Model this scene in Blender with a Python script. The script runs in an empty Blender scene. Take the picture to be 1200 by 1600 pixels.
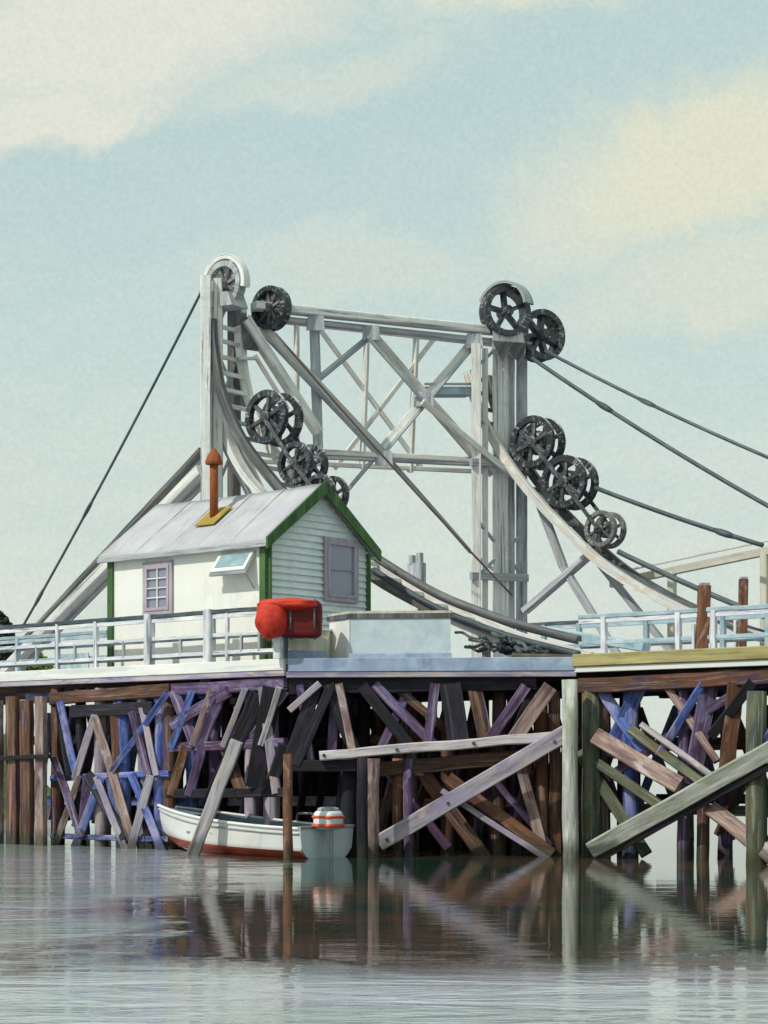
import bpy, math, random
from mathutils import Vector, Matrix
random.seed(7)
R = math.radians
C = bpy.context.scene.collection
sc = bpy.context.scene
V = Vector

# ------------------------------------------------------------------ camera
F, HOR, CAMZ = 3000.0, 1185.0, 2.0
cam = bpy.data.cameras.new('camera'); co = bpy.data.objects.new('camera', cam); C.objects.link(co)
co.location = (0, 0, CAMZ); co.rotation_euler = (R(90), 0, 0)
cam.sensor_fit = 'VERTICAL'; cam.sensor_height = 36; cam.lens = F / 1600 * 36
cam.shift_y = (HOR - 800) / 1600; cam.clip_start = 0.5; cam.clip_end = 20000
sc.camera = co
sc.view_settings.view_transform = 'Standard'; sc.view_settings.look = 'None'
sc.view_settings.exposure = 0.0; sc.view_settings.gamma = 1.0

# ------------------------------------------------------------------ sky and sun
SUN_EL, SUN_AZ = 46, -52          # azimuth from -Y (behind the camera) towards -X
w = bpy.data.worlds.new('World'); sc.world = w; w.use_nodes = True
nt = w.node_tree; nt.nodes.clear()
def N(t, **k):
    n = nt.nodes.new(t)
    for a, b in k.items(): setattr(n, a, b)
    return n
def L(a, b): nt.links.new(a, b)
def M_(op, a, b=None, c=None, clamp=False):
    n = N('ShaderNodeMath', operation=op); n.use_clamp = clamp
    for i, v in enumerate((a, b, c)):
        if v is None: continue
        if isinstance(v, (int, float)): n.inputs[i].default_value = v
        else: L(v, n.inputs[i])
    return n.outputs[0]
def MIX(f, a, b, bt='MIX'):
    n = N('ShaderNodeMix', data_type='RGBA', blend_type=bt)
    for s, v in ((n.inputs[0], f), (n.inputs[6], a), (n.inputs[7], b)):
        if isinstance(v, (int, float)): s.default_value = v
        elif isinstance(v, tuple): s.default_value = (*v, 1)
        else: L(v, s)
    return n.outputs[2]
sky = N('ShaderNodeTexSky', sky_type='NISHITA', sun_disc=False)
sd = V((-math.sin(R(-SUN_AZ)) * math.cos(R(SUN_EL)), -math.cos(R(SUN_AZ)) * math.cos(R(SUN_EL)), math.sin(R(SUN_EL))))
sky.sun_elevation = R(SUN_EL); sky.sun_rotation = math.atan2(sd.x, sd.y)
sky.air_density = 1.2; sky.dust_density = 3.0
tc = N('ShaderNodeTexCoord'); sep = N('ShaderNodeSeparateXYZ'); L(tc.outputs['Generated'], sep.inputs[0])
X, Y, Z = sep.outputs
def noise(scale, det, rough, vec, dist=0.0):
    n = N('ShaderNodeTexNoise'); n.inputs['Scale'].default_value = scale; n.inputs['Detail'].default_value = det
    n.inputs['Roughness'].default_value = rough; n.inputs['Distortion'].default_value = dist
    L(vec, n.inputs['Vector']); return n
wn = noise(9, 6, .62, tc.outputs['Generated'], .4)
ws = N('ShaderNodeSeparateColor'); L(wn.outputs['Color'], ws.inputs[0])
yy = M_('MAXIMUM', Y, 0.08)
u = M_('ADD', M_('DIVIDE', X, yy), M_('MULTIPLY', M_('SUBTRACT', ws.outputs[0], .5), .16))
v = M_('ADD', M_('DIVIDE', Z, yy), M_('MULTIPLY', M_('SUBTRACT', ws.outputs[1], .5), .11))
def bank(px, py, ax, ay, deg, soft=1.0):       # a long soft cloud bank at a given bearing and height in the sky
    cu, cv = (px - 600) / F, (HOR - py) / F
    c, s = math.cos(R(deg)), math.sin(R(deg))
    du, dv = M_('SUBTRACT', u, cu), M_('SUBTRACT', v, cv)
    a = M_('DIVIDE', M_('ADD', M_('MULTIPLY', du, c), M_('MULTIPLY', dv, s)), ax / F)
    b = M_('DIVIDE', M_('SUBTRACT', M_('MULTIPLY', dv, c), M_('MULTIPLY', du, s)), ay / F)
    r = M_('SQRT', M_('ADD', M_('MULTIPLY', a, a), M_('MULTIPLY', b, b)))
    m = N('ShaderNodeMapRange', interpolation_type='SMOOTHSTEP'); L(r, m.inputs[0])
    m.inputs[1].default_value = 1.15; m.inputs[2].default_value = .35 ; m.inputs[3].default_value = 0; m.inputs[4].default_value = soft
    return m.outputs[0]
banks = [bank(150, 60, 520, 150, 18), bank(60, 210, 200, 70, 20), bank(760, -40, 260, 90, 8),
         bank(1130, 240, 420, 140, 20, .95), bank(1150, 420, 330, 90, 12, .6), bank(470, 125, 330, 60, 14, .45),
         bank(560, 420, 300, 60, 8, .35)]
cl = banks[0]
for b in banks[1:]: cl = M_('MAXIMUM', cl, b)
mp = N('ShaderNodeMapping'); mp.inputs['Scale'].default_value = (1, 1, 3.2); mp.inputs['Rotation'].default_value = (0, R(12), 0)
L(tc.outputs['Generated'], mp.inputs[0])
cn = noise(2.2, 5, .5, mp.outputs[0])
cr = N('ShaderNodeMapRange', interpolation_type='SMOOTHSTEP'); L(cn.outputs[0], cr.inputs[0])
cr.inputs[1].default_value = .5; cr.inputs[2].default_value = .72; cr.inputs[4].default_value = .6
hi = N('ShaderNodeMapRange'); L(Z, hi.inputs[0]); hi.inputs[1].default_value = .38; hi.inputs[2].default_value = .6
cl = M_('MAXIMUM', cl, M_('MULTIPLY', cr.outputs[0], hi.outputs[0]))
grain = noise(420, 2, .6, tc.outputs['Generated'])
patch = noise(14, 4, .6, mp.outputs[0])
el = N('ShaderNodeMapRange', interpolation_type='SMOOTHSTEP'); L(Z, el.inputs[0]); el.inputs[1].default_value = 0.04; el.inputs[2].default_value = .34
veil = MIX(el.outputs[0], (7.2, 7.85, 7.05), (5.3, 6.85, 6.7))
veil = MIX(M_('MULTIPLY', M_('SUBTRACT', patch.outputs[0], .45), 1.0, clamp=True), veil, (4.5, 6.4, 6.6))
veil = MIX(M_('MULTIPLY', cl, .9), veil, MIX(M_('MULTIPLY', M_('ADD', u, .08), 4.0, clamp=True), (8.3, 8.2, 7.0), (8.3, 8.1, 6.1)))
g = M_('ADD', M_('MULTIPLY', M_('SUBTRACT', grain.outputs[0], .5), .22), 1.0)
gv = N('ShaderNodeCombineXYZ'); [L(g, gv.inputs[i]) for i in range(3)]
veil = MIX(1.0, veil, gv.outputs[0], 'MULTIPLY')
skyc = MIX(0.93, sky.outputs[0], veil)
bg = N('ShaderNodeBackground'); bg.inputs[1].default_value = 0.1; L(skyc, bg.inputs[0])
wo = N('ShaderNodeOutputWorld'); L(bg.outputs[0], wo.inputs[0])

sl = bpy.data.lights.new('sun', 'SUN'); sl.energy = 2.9; sl.angle = R(1.0); sl.color = (1, .95, .86)
so = bpy.data.objects.new('sun', sl); C.objects.link(so)
so.rotation_euler = (-sd).to_track_quat('-Z', 'Y').to_euler(); so.location = (-30, -10, 40)

# ------------------------------------------------------------------ materials
def mat(name, c1, c2, c3=None, scale=(9, .8), patch=1.2, rough=.8, bump=.25, metal=0.0, contrast=.5, rnd=.15, fine=.35, streak=None, streak_amt=0.0, spec=.3, c4=None, wet=False):
    """c1 dark .. c2 light, streaked along the member (UV v), with broad patches of c3; per-object value shift"""
    m = bpy.data.materials.new(name); m.use_nodes = True
    global nt
    nt = m.node_tree; nt.nodes.clear()
    t = N('ShaderNodeTexCoord'); oi = N('ShaderNodeObjectInfo')
    off = N('ShaderNodeVectorMath', operation='SCALE'); off.inputs[0].default_value = (13, 7, 5); L(oi.outputs['Random'], off.inputs[3])
    uv = N('ShaderNodeVectorMath', operation='ADD'); L(t.outputs['UV'], uv.inputs[0]); L(off.outputs[0], uv.inputs[1])
    mp = N('ShaderNodeMapping'); mp.inputs['Scale'].default_value = (scale[0], scale[1], 1); L(uv.outputs[0], mp.inputs[0])
    n1 = noise(1, 6, .65, mp.outputs[0], .3)
    mp2 = N('ShaderNodeMapping'); mp2.inputs['Scale'].default_value = (1.5, .55, 1) if wet else (1, 1, 1); L(uv.outputs[0], mp2.inputs[0])
    n2 = noise(patch, 5, .62, mp2.outputs[0], .5)
    lo, hi = .5 - contrast / 2, .5 + contrast / 2
    r1 = N('ShaderNodeMapRange'); L(n1.outputs[0], r1.inputs[0]); r1.inputs[1].default_value = .5 - .3 * (1 - contrast) - .02; r1.inputs[2].default_value = .5 + .3 * (1 - contrast) + .02
    col = MIX(r1.outputs[0], c1, c2)
    if c3:
        r2 = N('ShaderNodeMapRange', interpolation_type='SMOOTHSTEP'); L(n2.outputs[0], r2.inputs[0]); r2.inputs[1].default_value = .48; r2.inputs[2].default_value = .62
        col = MIX(M_('MULTIPLY', r2.outputs[0], .8), col, c3)
    if c4:
        n4 = noise(patch * 1.9, 5, .65, mp2.outputs[0], .6)
        r4 = N('ShaderNodeMapRange', interpolation_type='SMOOTHSTEP'); L(n4.outputs[0], r4.inputs[0]); r4.inputs[1].default_value = .5; r4.inputs[2].default_value = .66
        col = MIX(M_('MULTIPLY', r4.outputs[0], .85), col, c4)
    if streak:
        mp3 = N('ShaderNodeMapping'); mp3.inputs['Scale'].default_value = (scale[0] * 2.2, scale[1] * .7, 1); L(uv.outputs[0], mp3.inputs[0])
        n3 = noise(1, 5, .7, mp3.outputs[0], .6)
        r3 = N('ShaderNodeMapRange'); L(n3.outputs[0], r3.inputs[0]); r3.inputs[1].default_value = .56; r3.inputs[2].default_value = .62
        col = MIX(M_('MULTIPLY', r3.outputs[0], streak_amt), col, streak)
    if wet:
        ge = N('ShaderNodeNewGeometry'); sz = N('ShaderNodeSeparateXYZ'); L(ge.outputs['Position'], sz.inputs[0])
        rw = N('ShaderNodeMapRange', interpolation_type='SMOOTHSTEP'); L(M_('ADD', sz.outputs[2], M_('MULTIPLY', M_('SUBTRACT', n2.outputs[0], .5), .9)), rw.inputs[0])
        rw.inputs[1].default_value = .42; rw.inputs[2].default_value = .12
        col = MIX(M_('MULTIPLY', rw.outputs[0], .7), col, (.025, .035, .02))
    hs = N('ShaderNodeHueSaturation'); L(col, hs.inputs['Color'])
    hs.inputs['Hue'].default_value = .5
    L(M_('ADD', M_('MULTIPLY', oi.outputs['Random'], 2 * rnd), 1 - rnd), hs.inputs['Value'])
    b = N('ShaderNodeBsdfPrincipled'); L(hs.outputs[0], b.inputs['Base Color'])
    b.inputs['Roughness'].default_value = rough; b.inputs['Metallic'].default_value = metal
    b.inputs['Specular IOR Level'].default_value = spec
    if bump:
        bp = N('ShaderNodeBump'); bp.inputs['Strength'].default_value = bump; bp.inputs['Distance'].default_value = .03
        L(n1.outputs[0], bp.inputs['Height']); L(bp.outputs[0], b.inputs['Normal'])
    o = N('ShaderNodeOutputMaterial'); L(b.outputs[0], o.inputs[0])
    return m
W = {}
W['brown'] = mat('brown_timber', (.035, .018, .013), (.17, .09, .055), (.13, .05, .03), contrast=.6, streak=(.33, .24, .2), streak_amt=.6, wet=True, c4=(.05, .035, .08))
W['pink'] = mat('pinkish_timber', (.14, .09, .085), (.46, .33, .28), (.13, .07, .08), contrast=.6, streak=(.05, .03, .04), streak_amt=.7, wet=True, c4=(.5, .42, .42))
W['blue'] = mat('blue_stained_timber', (.03, .05, .22), (.15, .23, .58), (.36, .34, .5), contrast=.6, streak=(.03, .02, .05), streak_amt=.6, wet=True, c4=(.045, .035, .06))
W['violet'] = mat('violet_stained_timber', (.035, .018, .045), (.17, .11, .22), (.07, .03, .06), contrast=.6, streak=(.5, .44, .5), streak_amt=.5, wet=True, c4=(.2, .18, .34))
W['lilac'] = mat('lilac_grey_timber', (.22, .19, .23), (.52, .48, .54), (.28, .25, .4), contrast=.55, streak=(.09, .05, .08), streak_amt=.6, wet=True, c4=(.5, .38, .34))
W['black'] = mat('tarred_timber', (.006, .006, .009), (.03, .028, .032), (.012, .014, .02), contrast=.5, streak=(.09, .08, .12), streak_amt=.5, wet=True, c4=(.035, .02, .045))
W['pale'] = mat('bleached_timber', (.3, .27, .29), (.62, .6, .62), (.45, .41, .47), contrast=.55, streak=(.13, .09, .1), streak_amt=.75, wet=True, c4=(.62, .52, .46))
W['green'] = mat('algae_green_timber', (.04, .05, .025), (.17, .18, .12), (.12, .09, .035), contrast=.55, streak=(.4, .4, .36), streak_amt=.5, wet=True, c4=(.05, .08, .09))
W['greenpale'] = mat('bleached_green_timber', (.24, .27, .22), (.68, .7, .64), (.3, .34, .24), contrast=.55, streak=(.07, .1, .05), streak_amt=.7, wet=True, c4=(.4, .37, .4))
W['rustwood'] = mat('rust_brown_timber', (.07, .03, .015), (.24, .11, .06), (.12, .05, .03), contrast=.5, streak=(.03, .02, .02), streak_amt=.6, wet=True, c4=(.34, .22, .17))
P_WHITE = mat('weathered_white_paint', (.6, .61, .6), (.87, .86, .8), (.7, .7, .67), scale=(7, .5), contrast=.6, bump=.1, rough=.6, streak=(.1, .11, .13), streak_amt=.75, rnd=.08, c4=(.62, .6, .55))
P_CLEAN = mat('white_paint', (.66, .68, .66), (.86, .85, .8), (.72, .75, .74), scale=(3, .6), contrast=.5, bump=.06, rough=.6, streak=(.4, .43, .45), streak_amt=.35, rnd=.04)
P_RAIL = mat('railing_paint', (.5, .54, .58), (.85, .85, .85), (.62, .62, .72), scale=(8, 1.2), contrast=.6, bump=.1, rough=.6, streak=(.06, .09, .11), streak_amt=.7, rnd=.05)
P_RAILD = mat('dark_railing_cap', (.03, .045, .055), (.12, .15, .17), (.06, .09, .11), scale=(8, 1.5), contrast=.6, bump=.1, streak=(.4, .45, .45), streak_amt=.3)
P_GREY = mat('grey_steel_paint', (.24, .27, .3), (.56, .58, .59), (.4, .42, .43), scale=(7, .6), contrast=.6, bump=.1, rough=.6, streak=(.08, .09, .11), streak_amt=.6, rnd=.12)
P_PALE = mat('pale_steel_paint', (.5, .51, .5), (.85, .84, .78), (.62, .58, .52), scale=(7, .6), contrast=.6, bump=.1, rough=.6, streak=(.24, .2, .17), streak_amt=.6, rnd=.1, c4=(.66, .58, .48))
P_DGREY = mat('dark_steel_paint', (.05, .055, .065), (.2, .2, .2), (.12, .11, .1), scale=(7, .6), contrast=.6, bump=.15, rough=.55, streak=(.36, .36, .35), streak_amt=.45)
P_BLUE = mat('blue_grey_paint', (.2, .27, .4), (.42, .52, .66), (.3, .34, .5), scale=(2, 2), contrast=.5, bump=.05, rough=.6, rnd=.04)
P_LBLUE = mat('pale_blue_paint', (.42, .52, .56), (.62, .7, .72), (.52, .58, .64), scale=(2, 2), contrast=.5, bump=.05, rough=.6, rnd=.04)
P_TEAL = mat('pale_teal_paint', (.2, .31, .36), (.5, .6, .62), (.3, .42, .52), scale=(4, 2), contrast=.5, bump=.05, rough=.6)
P_YEL = mat('ochre_paint', (.27, .23, .08), (.52, .45, .21), (.38, .35, .17), scale=(6, .6), contrast=.55, bump=.1, streak=(.2, .17, .08), streak_amt=.5, rnd=.05)
P_CREAM = mat('cream_paint', (.5, .48, .38), (.74, .72, .6), (.6, .6, .52), scale=(6, .6), contrast=.5, bump=.08, streak=(.3, .3, .25), streak_amt=.4)
IRON = mat('black_iron', (.006, .008, .011), (.05, .06, .07), (.02, .03, .045), scale=(5, 5), patch=3, contrast=.6, bump=.4, rough=.38, streak=(.55, .58, .56), streak_amt=.55, spec=.6)
IRON2 = mat('grey_iron', (.03, .032, .035), (.26, .25, .24), (.12, .12, .13), scale=(4, 4), patch=3, contrast=.6, bump=.4, rough=.5, streak=(.66, .64, .58), streak_amt=.5, spec=.5)
SPOKE = mat('dark_grey_iron', (.012, .014, .017), (.11, .12, .13), (.04, .05, .06), scale=(5, 5), patch=3, contrast=.6, bump=.4, rough=.42, streak=(.4, .42, .41), streak_amt=.4, spec=.6)
CABLE = mat('steel_cable', (.03, .045, .055), (.12, .15, .17), (.07, .09, .1), scale=(30, 2), contrast=.6, bump=.2, rough=.5, streak=(.35, .37, .37), streak_amt=.3)
GREEN = mat('green_trim_paint', (.02, .06, .02), (.09, .17, .06), (.05, .13, .03), scale=(6, 1), contrast=.6, bump=.1, rough=.6, streak=(.16, .27, .08), streak_amt=.5)
ROOF = mat('grey_roof_felt', (.38, .38, .41), (.54, .54, .55), (.46, .45, .51), scale=(1.3, 1.0), patch=.9, contrast=.4, bump=.15, rough=.9, streak=(.24, .24, .26), streak_amt=.25, rnd=.0)
HWALL = mat('cream_white_wall', (.78, .79, .74), (.88, .88, .83), (.84, .82, .72), scale=(1.2, 1.2), patch=.8, contrast=.4, bump=.05, rough=.7, streak=(.6, .62, .58), streak_amt=.25, rnd=.0)
HSIDE = mat('shade_tinted_clapboard', (.6, .68, .68), (.82, .85, .82), (.66, .74, .77), scale=(1.5, 5), contrast=.5, bump=.08, rough=.7, streak=(.5, .56, .56), streak_amt=.4, rnd=.02)  # bluish shade of the gable side is mixed into its white
FRAME = mat('grey_mauve_window_frame', (.3, .26, .31), (.5, .44, .49), (.42, .33, .4), scale=(6, 1), contrast=.5, bump=.1, rough=.7)
RUST = mat('rusty_iron', (.16, .04, .015), (.42, .13, .05), (.26, .07, .02), scale=(6, 3), contrast=.5, bump=.3, rough=.85, rnd=.03)
MUSTARD = mat('mustard_flashing', (.22, .15, .03), (.5, .37, .1), (.35, .24, .04), scale=(3, 3), contrast=.5, bump=.1, rough=.7)
RED = mat('bright_red_canvas', (.42, .02, .012), (.72, .06, .028), (.5, .025, .015), scale=(3, 3), contrast=.5, bump=.35, rough=.6, rnd=.02)
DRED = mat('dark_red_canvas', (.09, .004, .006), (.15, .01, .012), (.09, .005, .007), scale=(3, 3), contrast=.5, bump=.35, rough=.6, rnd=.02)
HULL = mat('white_hull_paint', (.7, .71, .7), (.86, .85, .8), (.78, .79, .78), scale=(1.5, 1.5), contrast=.4, bump=.03, rough=.35, streak=(.45, .5, .54), streak_amt=.3, rnd=.0, spec=.5)
HULLB = mat('pale_blue_transom_paint', (.56, .66, .7), (.72, .8, .82), (.64, .72, .76), scale=(2, 2), contrast=.4, bump=.03, rough=.35, rnd=.0, spec=.5)
HULLR = mat('red_bootstripe_paint', (.3, .05, .03), (.55, .13, .07), (.38, .07, .04), scale=(2, 2), contrast=.5, bump=.03, rough=.4, rnd=0)
GREYC = mat('grey_blue_interior_paint', (.09, .13, .17), (.22, .29, .34), (.15, .2, .25), scale=(2, 2), contrast=.5, bump=.1, rough=.6)
ORANGE = mat('orange_red_decal', (.62, .08, .04), (.8, .16, .08), None, contrast=.5, bump=0, rough=.5, rnd=0)
MUD = mat('mud', (.03, .018, .012), (.15, .085, .05), (.08, .06, .08), scale=(1.2, 1.2), patch=.7, contrast=.6, bump=.6, rough=.9)
LEAFD = mat('dark_foliage', (.015, .03, .015), (.07, .09, .06), (.05, .05, .06), scale=(4, 4), contrast=.5, bump=0, rough=.8)
LEAFG = mat('spring_green_foliage', (.22, .32, .05), (.48, .62, .16), (.36, .48, .1), scale=(4, 4), contrast=.5, bump=0, rough=.8)
BARK = mat('bark', (.03, .025, .02), (.12, .1, .08), None)
def glass_mat():
    m = bpy.data.materials.new('window_glass'); m.use_nodes = True
    b = m.node_tree.nodes['Principled BSDF']; b.inputs['Base Color'].default_value = (.24, .25, .33, 1)
    b.inputs['Roughness'].default_value = .12; b.inputs['Specular IOR Level'].default_value = .8
    return m
GLASS = glass_mat()
def water_mat():
    global nt
    m = bpy.data.materials.new('harbour_water'); m.use_nodes = True; nt = m.node_tree; nt.nodes.clear()
    t = N('ShaderNodeTexCoord')
    mp = N('ShaderNodeMapping'); mp.inputs['Scale'].default_value = (.55, 1.5, 1); L(t.outputs['Object'], mp.inputs[0])
    a = noise(1.0, 4, .55, mp.outputs[0], .8); a2 = noise(4.2, 4, .6, mp.outputs[0], .5)
    p = noise(.16, 4, .6, t.outputs['Object'], .6)
    sx = N('ShaderNodeSeparateXYZ'); L(t.outputs['Object'], sx.inputs[0])
    def ramp(v_, a_, b_):
        r_ = N('ShaderNodeMapRange', interpolation_type='SMOOTHSTEP'); L(v_, r_.inputs[0]); r_.inputs[1].default_value = a_; r_.inputs[2].default_value = b_; return r_.outputs[0]
    wob = M_('MULTIPLY', M_('SUBTRACT', p.outputs[0], .5), 7.0)     # wind ripples, open foreground and left; mask also carries a painted sky reflection
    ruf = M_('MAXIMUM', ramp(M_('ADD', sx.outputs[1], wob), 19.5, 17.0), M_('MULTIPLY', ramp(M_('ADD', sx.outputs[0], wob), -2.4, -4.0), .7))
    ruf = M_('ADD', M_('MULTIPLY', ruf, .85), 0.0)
    h = M_('ADD', M_('MULTIPLY', a.outputs[0], M_('ADD', M_('MULTIPLY', ruf, .075), .0042)), M_('MULTIPLY', a2.outputs[0], M_('ADD', M_('MULTIPLY', ruf, .02), .0012)))
    bp = N('ShaderNodeBump'); bp.inputs['Strength'].default_value = 1; bp.inputs['Distance'].default_value = .8; L(h, bp.inputs['Height'])
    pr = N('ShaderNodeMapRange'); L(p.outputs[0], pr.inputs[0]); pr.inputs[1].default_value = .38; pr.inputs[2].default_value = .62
    col = MIX(pr.outputs[0], (.46, .53, .5), (.6, .62, .72)); col = MIX(ruf, MIX(pr.outputs[0], (.02, .045, .035), (.10, .06, .04)), col)  # paler base where ruffled: reflected sky painted into the water colour
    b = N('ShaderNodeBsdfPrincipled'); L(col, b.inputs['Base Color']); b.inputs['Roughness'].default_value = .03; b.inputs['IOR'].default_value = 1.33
    L(bp.outputs[0], b.inputs['Normal'])
    o = N('ShaderNodeOutputMaterial'); L(b.outputs[0], o.inputs[0]); return m
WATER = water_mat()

# ------------------------------------------------------------------ mesh helpers
def PX(px, py, d): return V(((px - 600) / F * d, d, CAMZ + (HOR - py) / F * d))
def line_d(p0, p1, px):
    """where the sight line at pixel column px meets the vertical plane through p0, p1 -> depth"""
    r = (px - 600) / F; dx, dy = p1[0] - p0[0], p1[1] - p0[1]
    t = (r * p0[1] - p0[0]) / (dx - r * dy); return p0[1] + t * dy
class Wall:
    def __init__(s, p0, p1): s.a, s.b = p0, p1
    def __call__(s, px, py, off=0.0):
        d = line_d(s.a, s.b, px); return PX(px, py, d + off)
class MB:
    def __init__(s): s.v, s.f, s.uv, s.sm = [], [], [], []
    def face(s, idx, uvs, smooth=False): s.f.append(idx); s.uv.append(uvs); s.sm.append(smooth)
    def beam(s, p0, p1, w, h=None, up=None, jit=0.0, seg=None, ch=.12):
        p0, p1 = V(p0), V(p1); h = h or w; d = p1 - p0; Ln = d.length
        if Ln < 1e-4: return s
        z = d.normalized(); up = V(up) if up else (V((0, 0, 1)) if abs(z.z) < .8 else V((-.66, -.75, 0)))
        x = z.cross(up).normalized(); y = x.cross(z)
        c = min(w, h) * ch; a, b = w / 2, h / 2
        prof = [(-a + c, -b), (a - c, -b), (a, -b + c), (a, b - c), (a - c, b), (-a + c, b), (-a, b - c), (-a, -b + c)]
        n = seg or max(1, int(Ln / .5)) if jit else 1
        base = len(s.v); per = 2 * (w + h); k = 8; off = random.random() * 50
        for i in range(n + 1):
            t = i / n; j = (x * random.uniform(-1, 1) + y * random.uniform(-1, 1)) * jit if jit else V((0, 0, 0)); sc_ = 1 + random.uniform(-1, 1) * jit * 2
            for q in prof: s.v.append(p0 + d * t + j + x * q[0] * sc_ + y * q[1] * sc_)
        us = [0, .0, .06, .2, .25, .45, .5, .7, .8]; cum = [0]
        for i in range(8):
            q, r = prof[i], prof[(i + 1) % 8]; cum.append(cum[-1] + math.hypot(q[0] - r[0], q[1] - r[1]))
        for i in range(n):
            for j in range(8):
                j2 = (j + 1) % 8
                s.face((base + i * 8 + j, base + i * 8 + j2, base + i * 8 + 8 + j2, base + i * 8 + 8 + j),
                       [(cum[j] + off, i / n * Ln + off), (cum[j + 1] + off, i / n * Ln + off), (cum[j + 1] + off, (i + 1) / n * Ln + off), (cum[j] + off, (i + 1) / n * Ln + off)])
        for st, rev in ((base, True), (base + n * 8, False)):
            id_ = [st + j for j in range(8)]; uv = [(prof[j][0] + off, prof[j][1] + off) for j in range(8)]
            if rev: id_ = id_[::-1]; uv = uv[::-1]
            s.face(tuple(id_), uv)
        return s
    def tube(s, pts, r, k=10, r2=None, cap=True, jit=0.0):
        pts = [V(p) for p in pts]; n = len(pts); base = len(s.v); off = random.random() * 50; acc = 0
        prev = None; rings = []
        for i, p in enumerate(pts):
            t = (pts[min(i + 1, n - 1)] - pts[max(i - 1, 0)]).normalized()
            if prev is None: a = t.orthogonal().normalized()
            else: a = (prev - t * prev.dot(t)).normalized()
            prev = a; b = t.cross(a)
            rr = (r + (r2 - r) * i / max(1, n - 1)) if r2 is not None else (r[i] if isinstance(r, (list, tuple)) else r)
            for j in range(k):
                g = 2 * math.pi * j / k; q = rr * (1 + random.uniform(-jit, jit)); s.v.append(p + a * math.cos(g) * q + b * math.sin(g) * q)
            if i: acc += (p - pts[i - 1]).length
            rings.append(acc)
            rl = rr
        for i in range(n - 1):
            for j in range(k):
                j2 = (j + 1) % k; w_ = 2 * math.pi * (rl or .1) / k
                s.face((base + i * k + j, base + i * k + j2, base + (i + 1) * k + j2, base + (i + 1) * k + j),
                       [(j * w_ + off, rings[i] + off), ((j + 1) * w_ + off, rings[i] + off), ((j + 1) * w_ + off, rings[i + 1] + off), (j * w_ + off, rings[i + 1] + off)], True)
        if cap:
            s.face(tuple(base + j for j in range(k))[::-1], [(math.cos(j) * .1, math.sin(j) * .1) for j in range(k)])
            s.face(tuple(base + (n - 1) * k + j for j in range(k)), [(math.cos(j) * .1, math.sin(j) * .1) for j in range(k)])
        return s
    def lathe(s, c, ax, prof, k=32, smooth=False):
        c, ax = V(c), V(ax).normalized(); a = ax.orthogonal().normalized(); b = ax.cross(a); base = len(s.v); n = len(prof); off = random.random() * 50
        for (z, r) in prof:
            for j in range(k):
                g = 2 * math.pi * j / k; s.v.append(c + ax * z + (a * math.cos(g) + b * math.sin(g)) * max(r, .0005))
        acc = 0
        for i in range(n - 1):
            st = math.hypot(prof[i + 1][0] - prof[i][0], prof[i + 1][1] - prof[i][1])
            for j in range(k):
                j2 = (j + 1) % k; q = .12
                s.face((base + i * k + j, base + i * k + j2, base + (i + 1) * k + j2, base + (i + 1) * k + j),
                       [(j * q + off, acc), ((j + 1) * q + off, acc), ((j + 1) * q + off, acc + st), (j * q + off, acc + st)], smooth)
            acc += st
        return s
    def poly(s, pts, smooth=False):
        pts = [V(p) for p in pts]; base = len(s.v); s.v += pts
        n = (pts[1] - pts[0]).cross(pts[2] - pts[0]).normalized(); a = (pts[1] - pts[0]).normalized(); b = n.cross(a)
        if abs(b.z) < abs(a.z): a, b = b, a
        s.face(tuple(range(base, base + len(pts))), [((p - pts[0]).dot(a), (p - pts[0]).dot(b)) for p in pts], smooth); return s
    def prism(s, pts, ext):
        pts = [V(p) for p in pts]; ext = V(ext); q = [p + ext for p in pts]; n = len(pts)
        s.poly(pts[::-1]); s.poly(q)
        for i in range(n): j = (i + 1) % n; s.poly([pts[i], pts[j], q[j], q[i]])
        return s
    def build(s, name, m, parent=None, org=None):
        me = bpy.data.meshes.new(name)
        o0 = V(parent['_o']) if parent is not None and '_o' in parent else (V(org) if org is not None else V((0, 0, 0)))
        me.from_pydata([tuple(p - o0) for p in s.v], [], s.f)
        ul = me.uv_layers.new(name='UVMap'); k = 0
        for fuv in s.uv:
            for t in fuv: ul.data[k].uv = t; k += 1
        me.polygons.foreach_set('use_smooth', s.sm)
        me.materials.append(m); me.validate(); me.update()
        ob = bpy.data.objects.new(name, me); C.objects.link(ob)
        if parent is not None: ob.parent = parent
        else: ob.location = o0
        if parent is not None: ob['_o'] = tuple(o0)
        return ob
def thing(name, loc, label, cat, group=None):
    o = bpy.data.objects.new(name, None); C.objects.link(o); o.location = V(loc); o['_o'] = tuple(V(loc))
    o.empty_display_size = .3; o['label'] = label; o['category'] = cat
    if group: o['group'] = group
    return o
def tag(o, label, cat, group=None):
    o['label'] = label; o['category'] = cat
    if group: o['group'] = group
    return o
def bm(name, p0, p1, w, m, parent, h=None, jit=0.0, up=None): return MB().beam(p0, p1, w, h, up, jit).build(name, m, parent)

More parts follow.
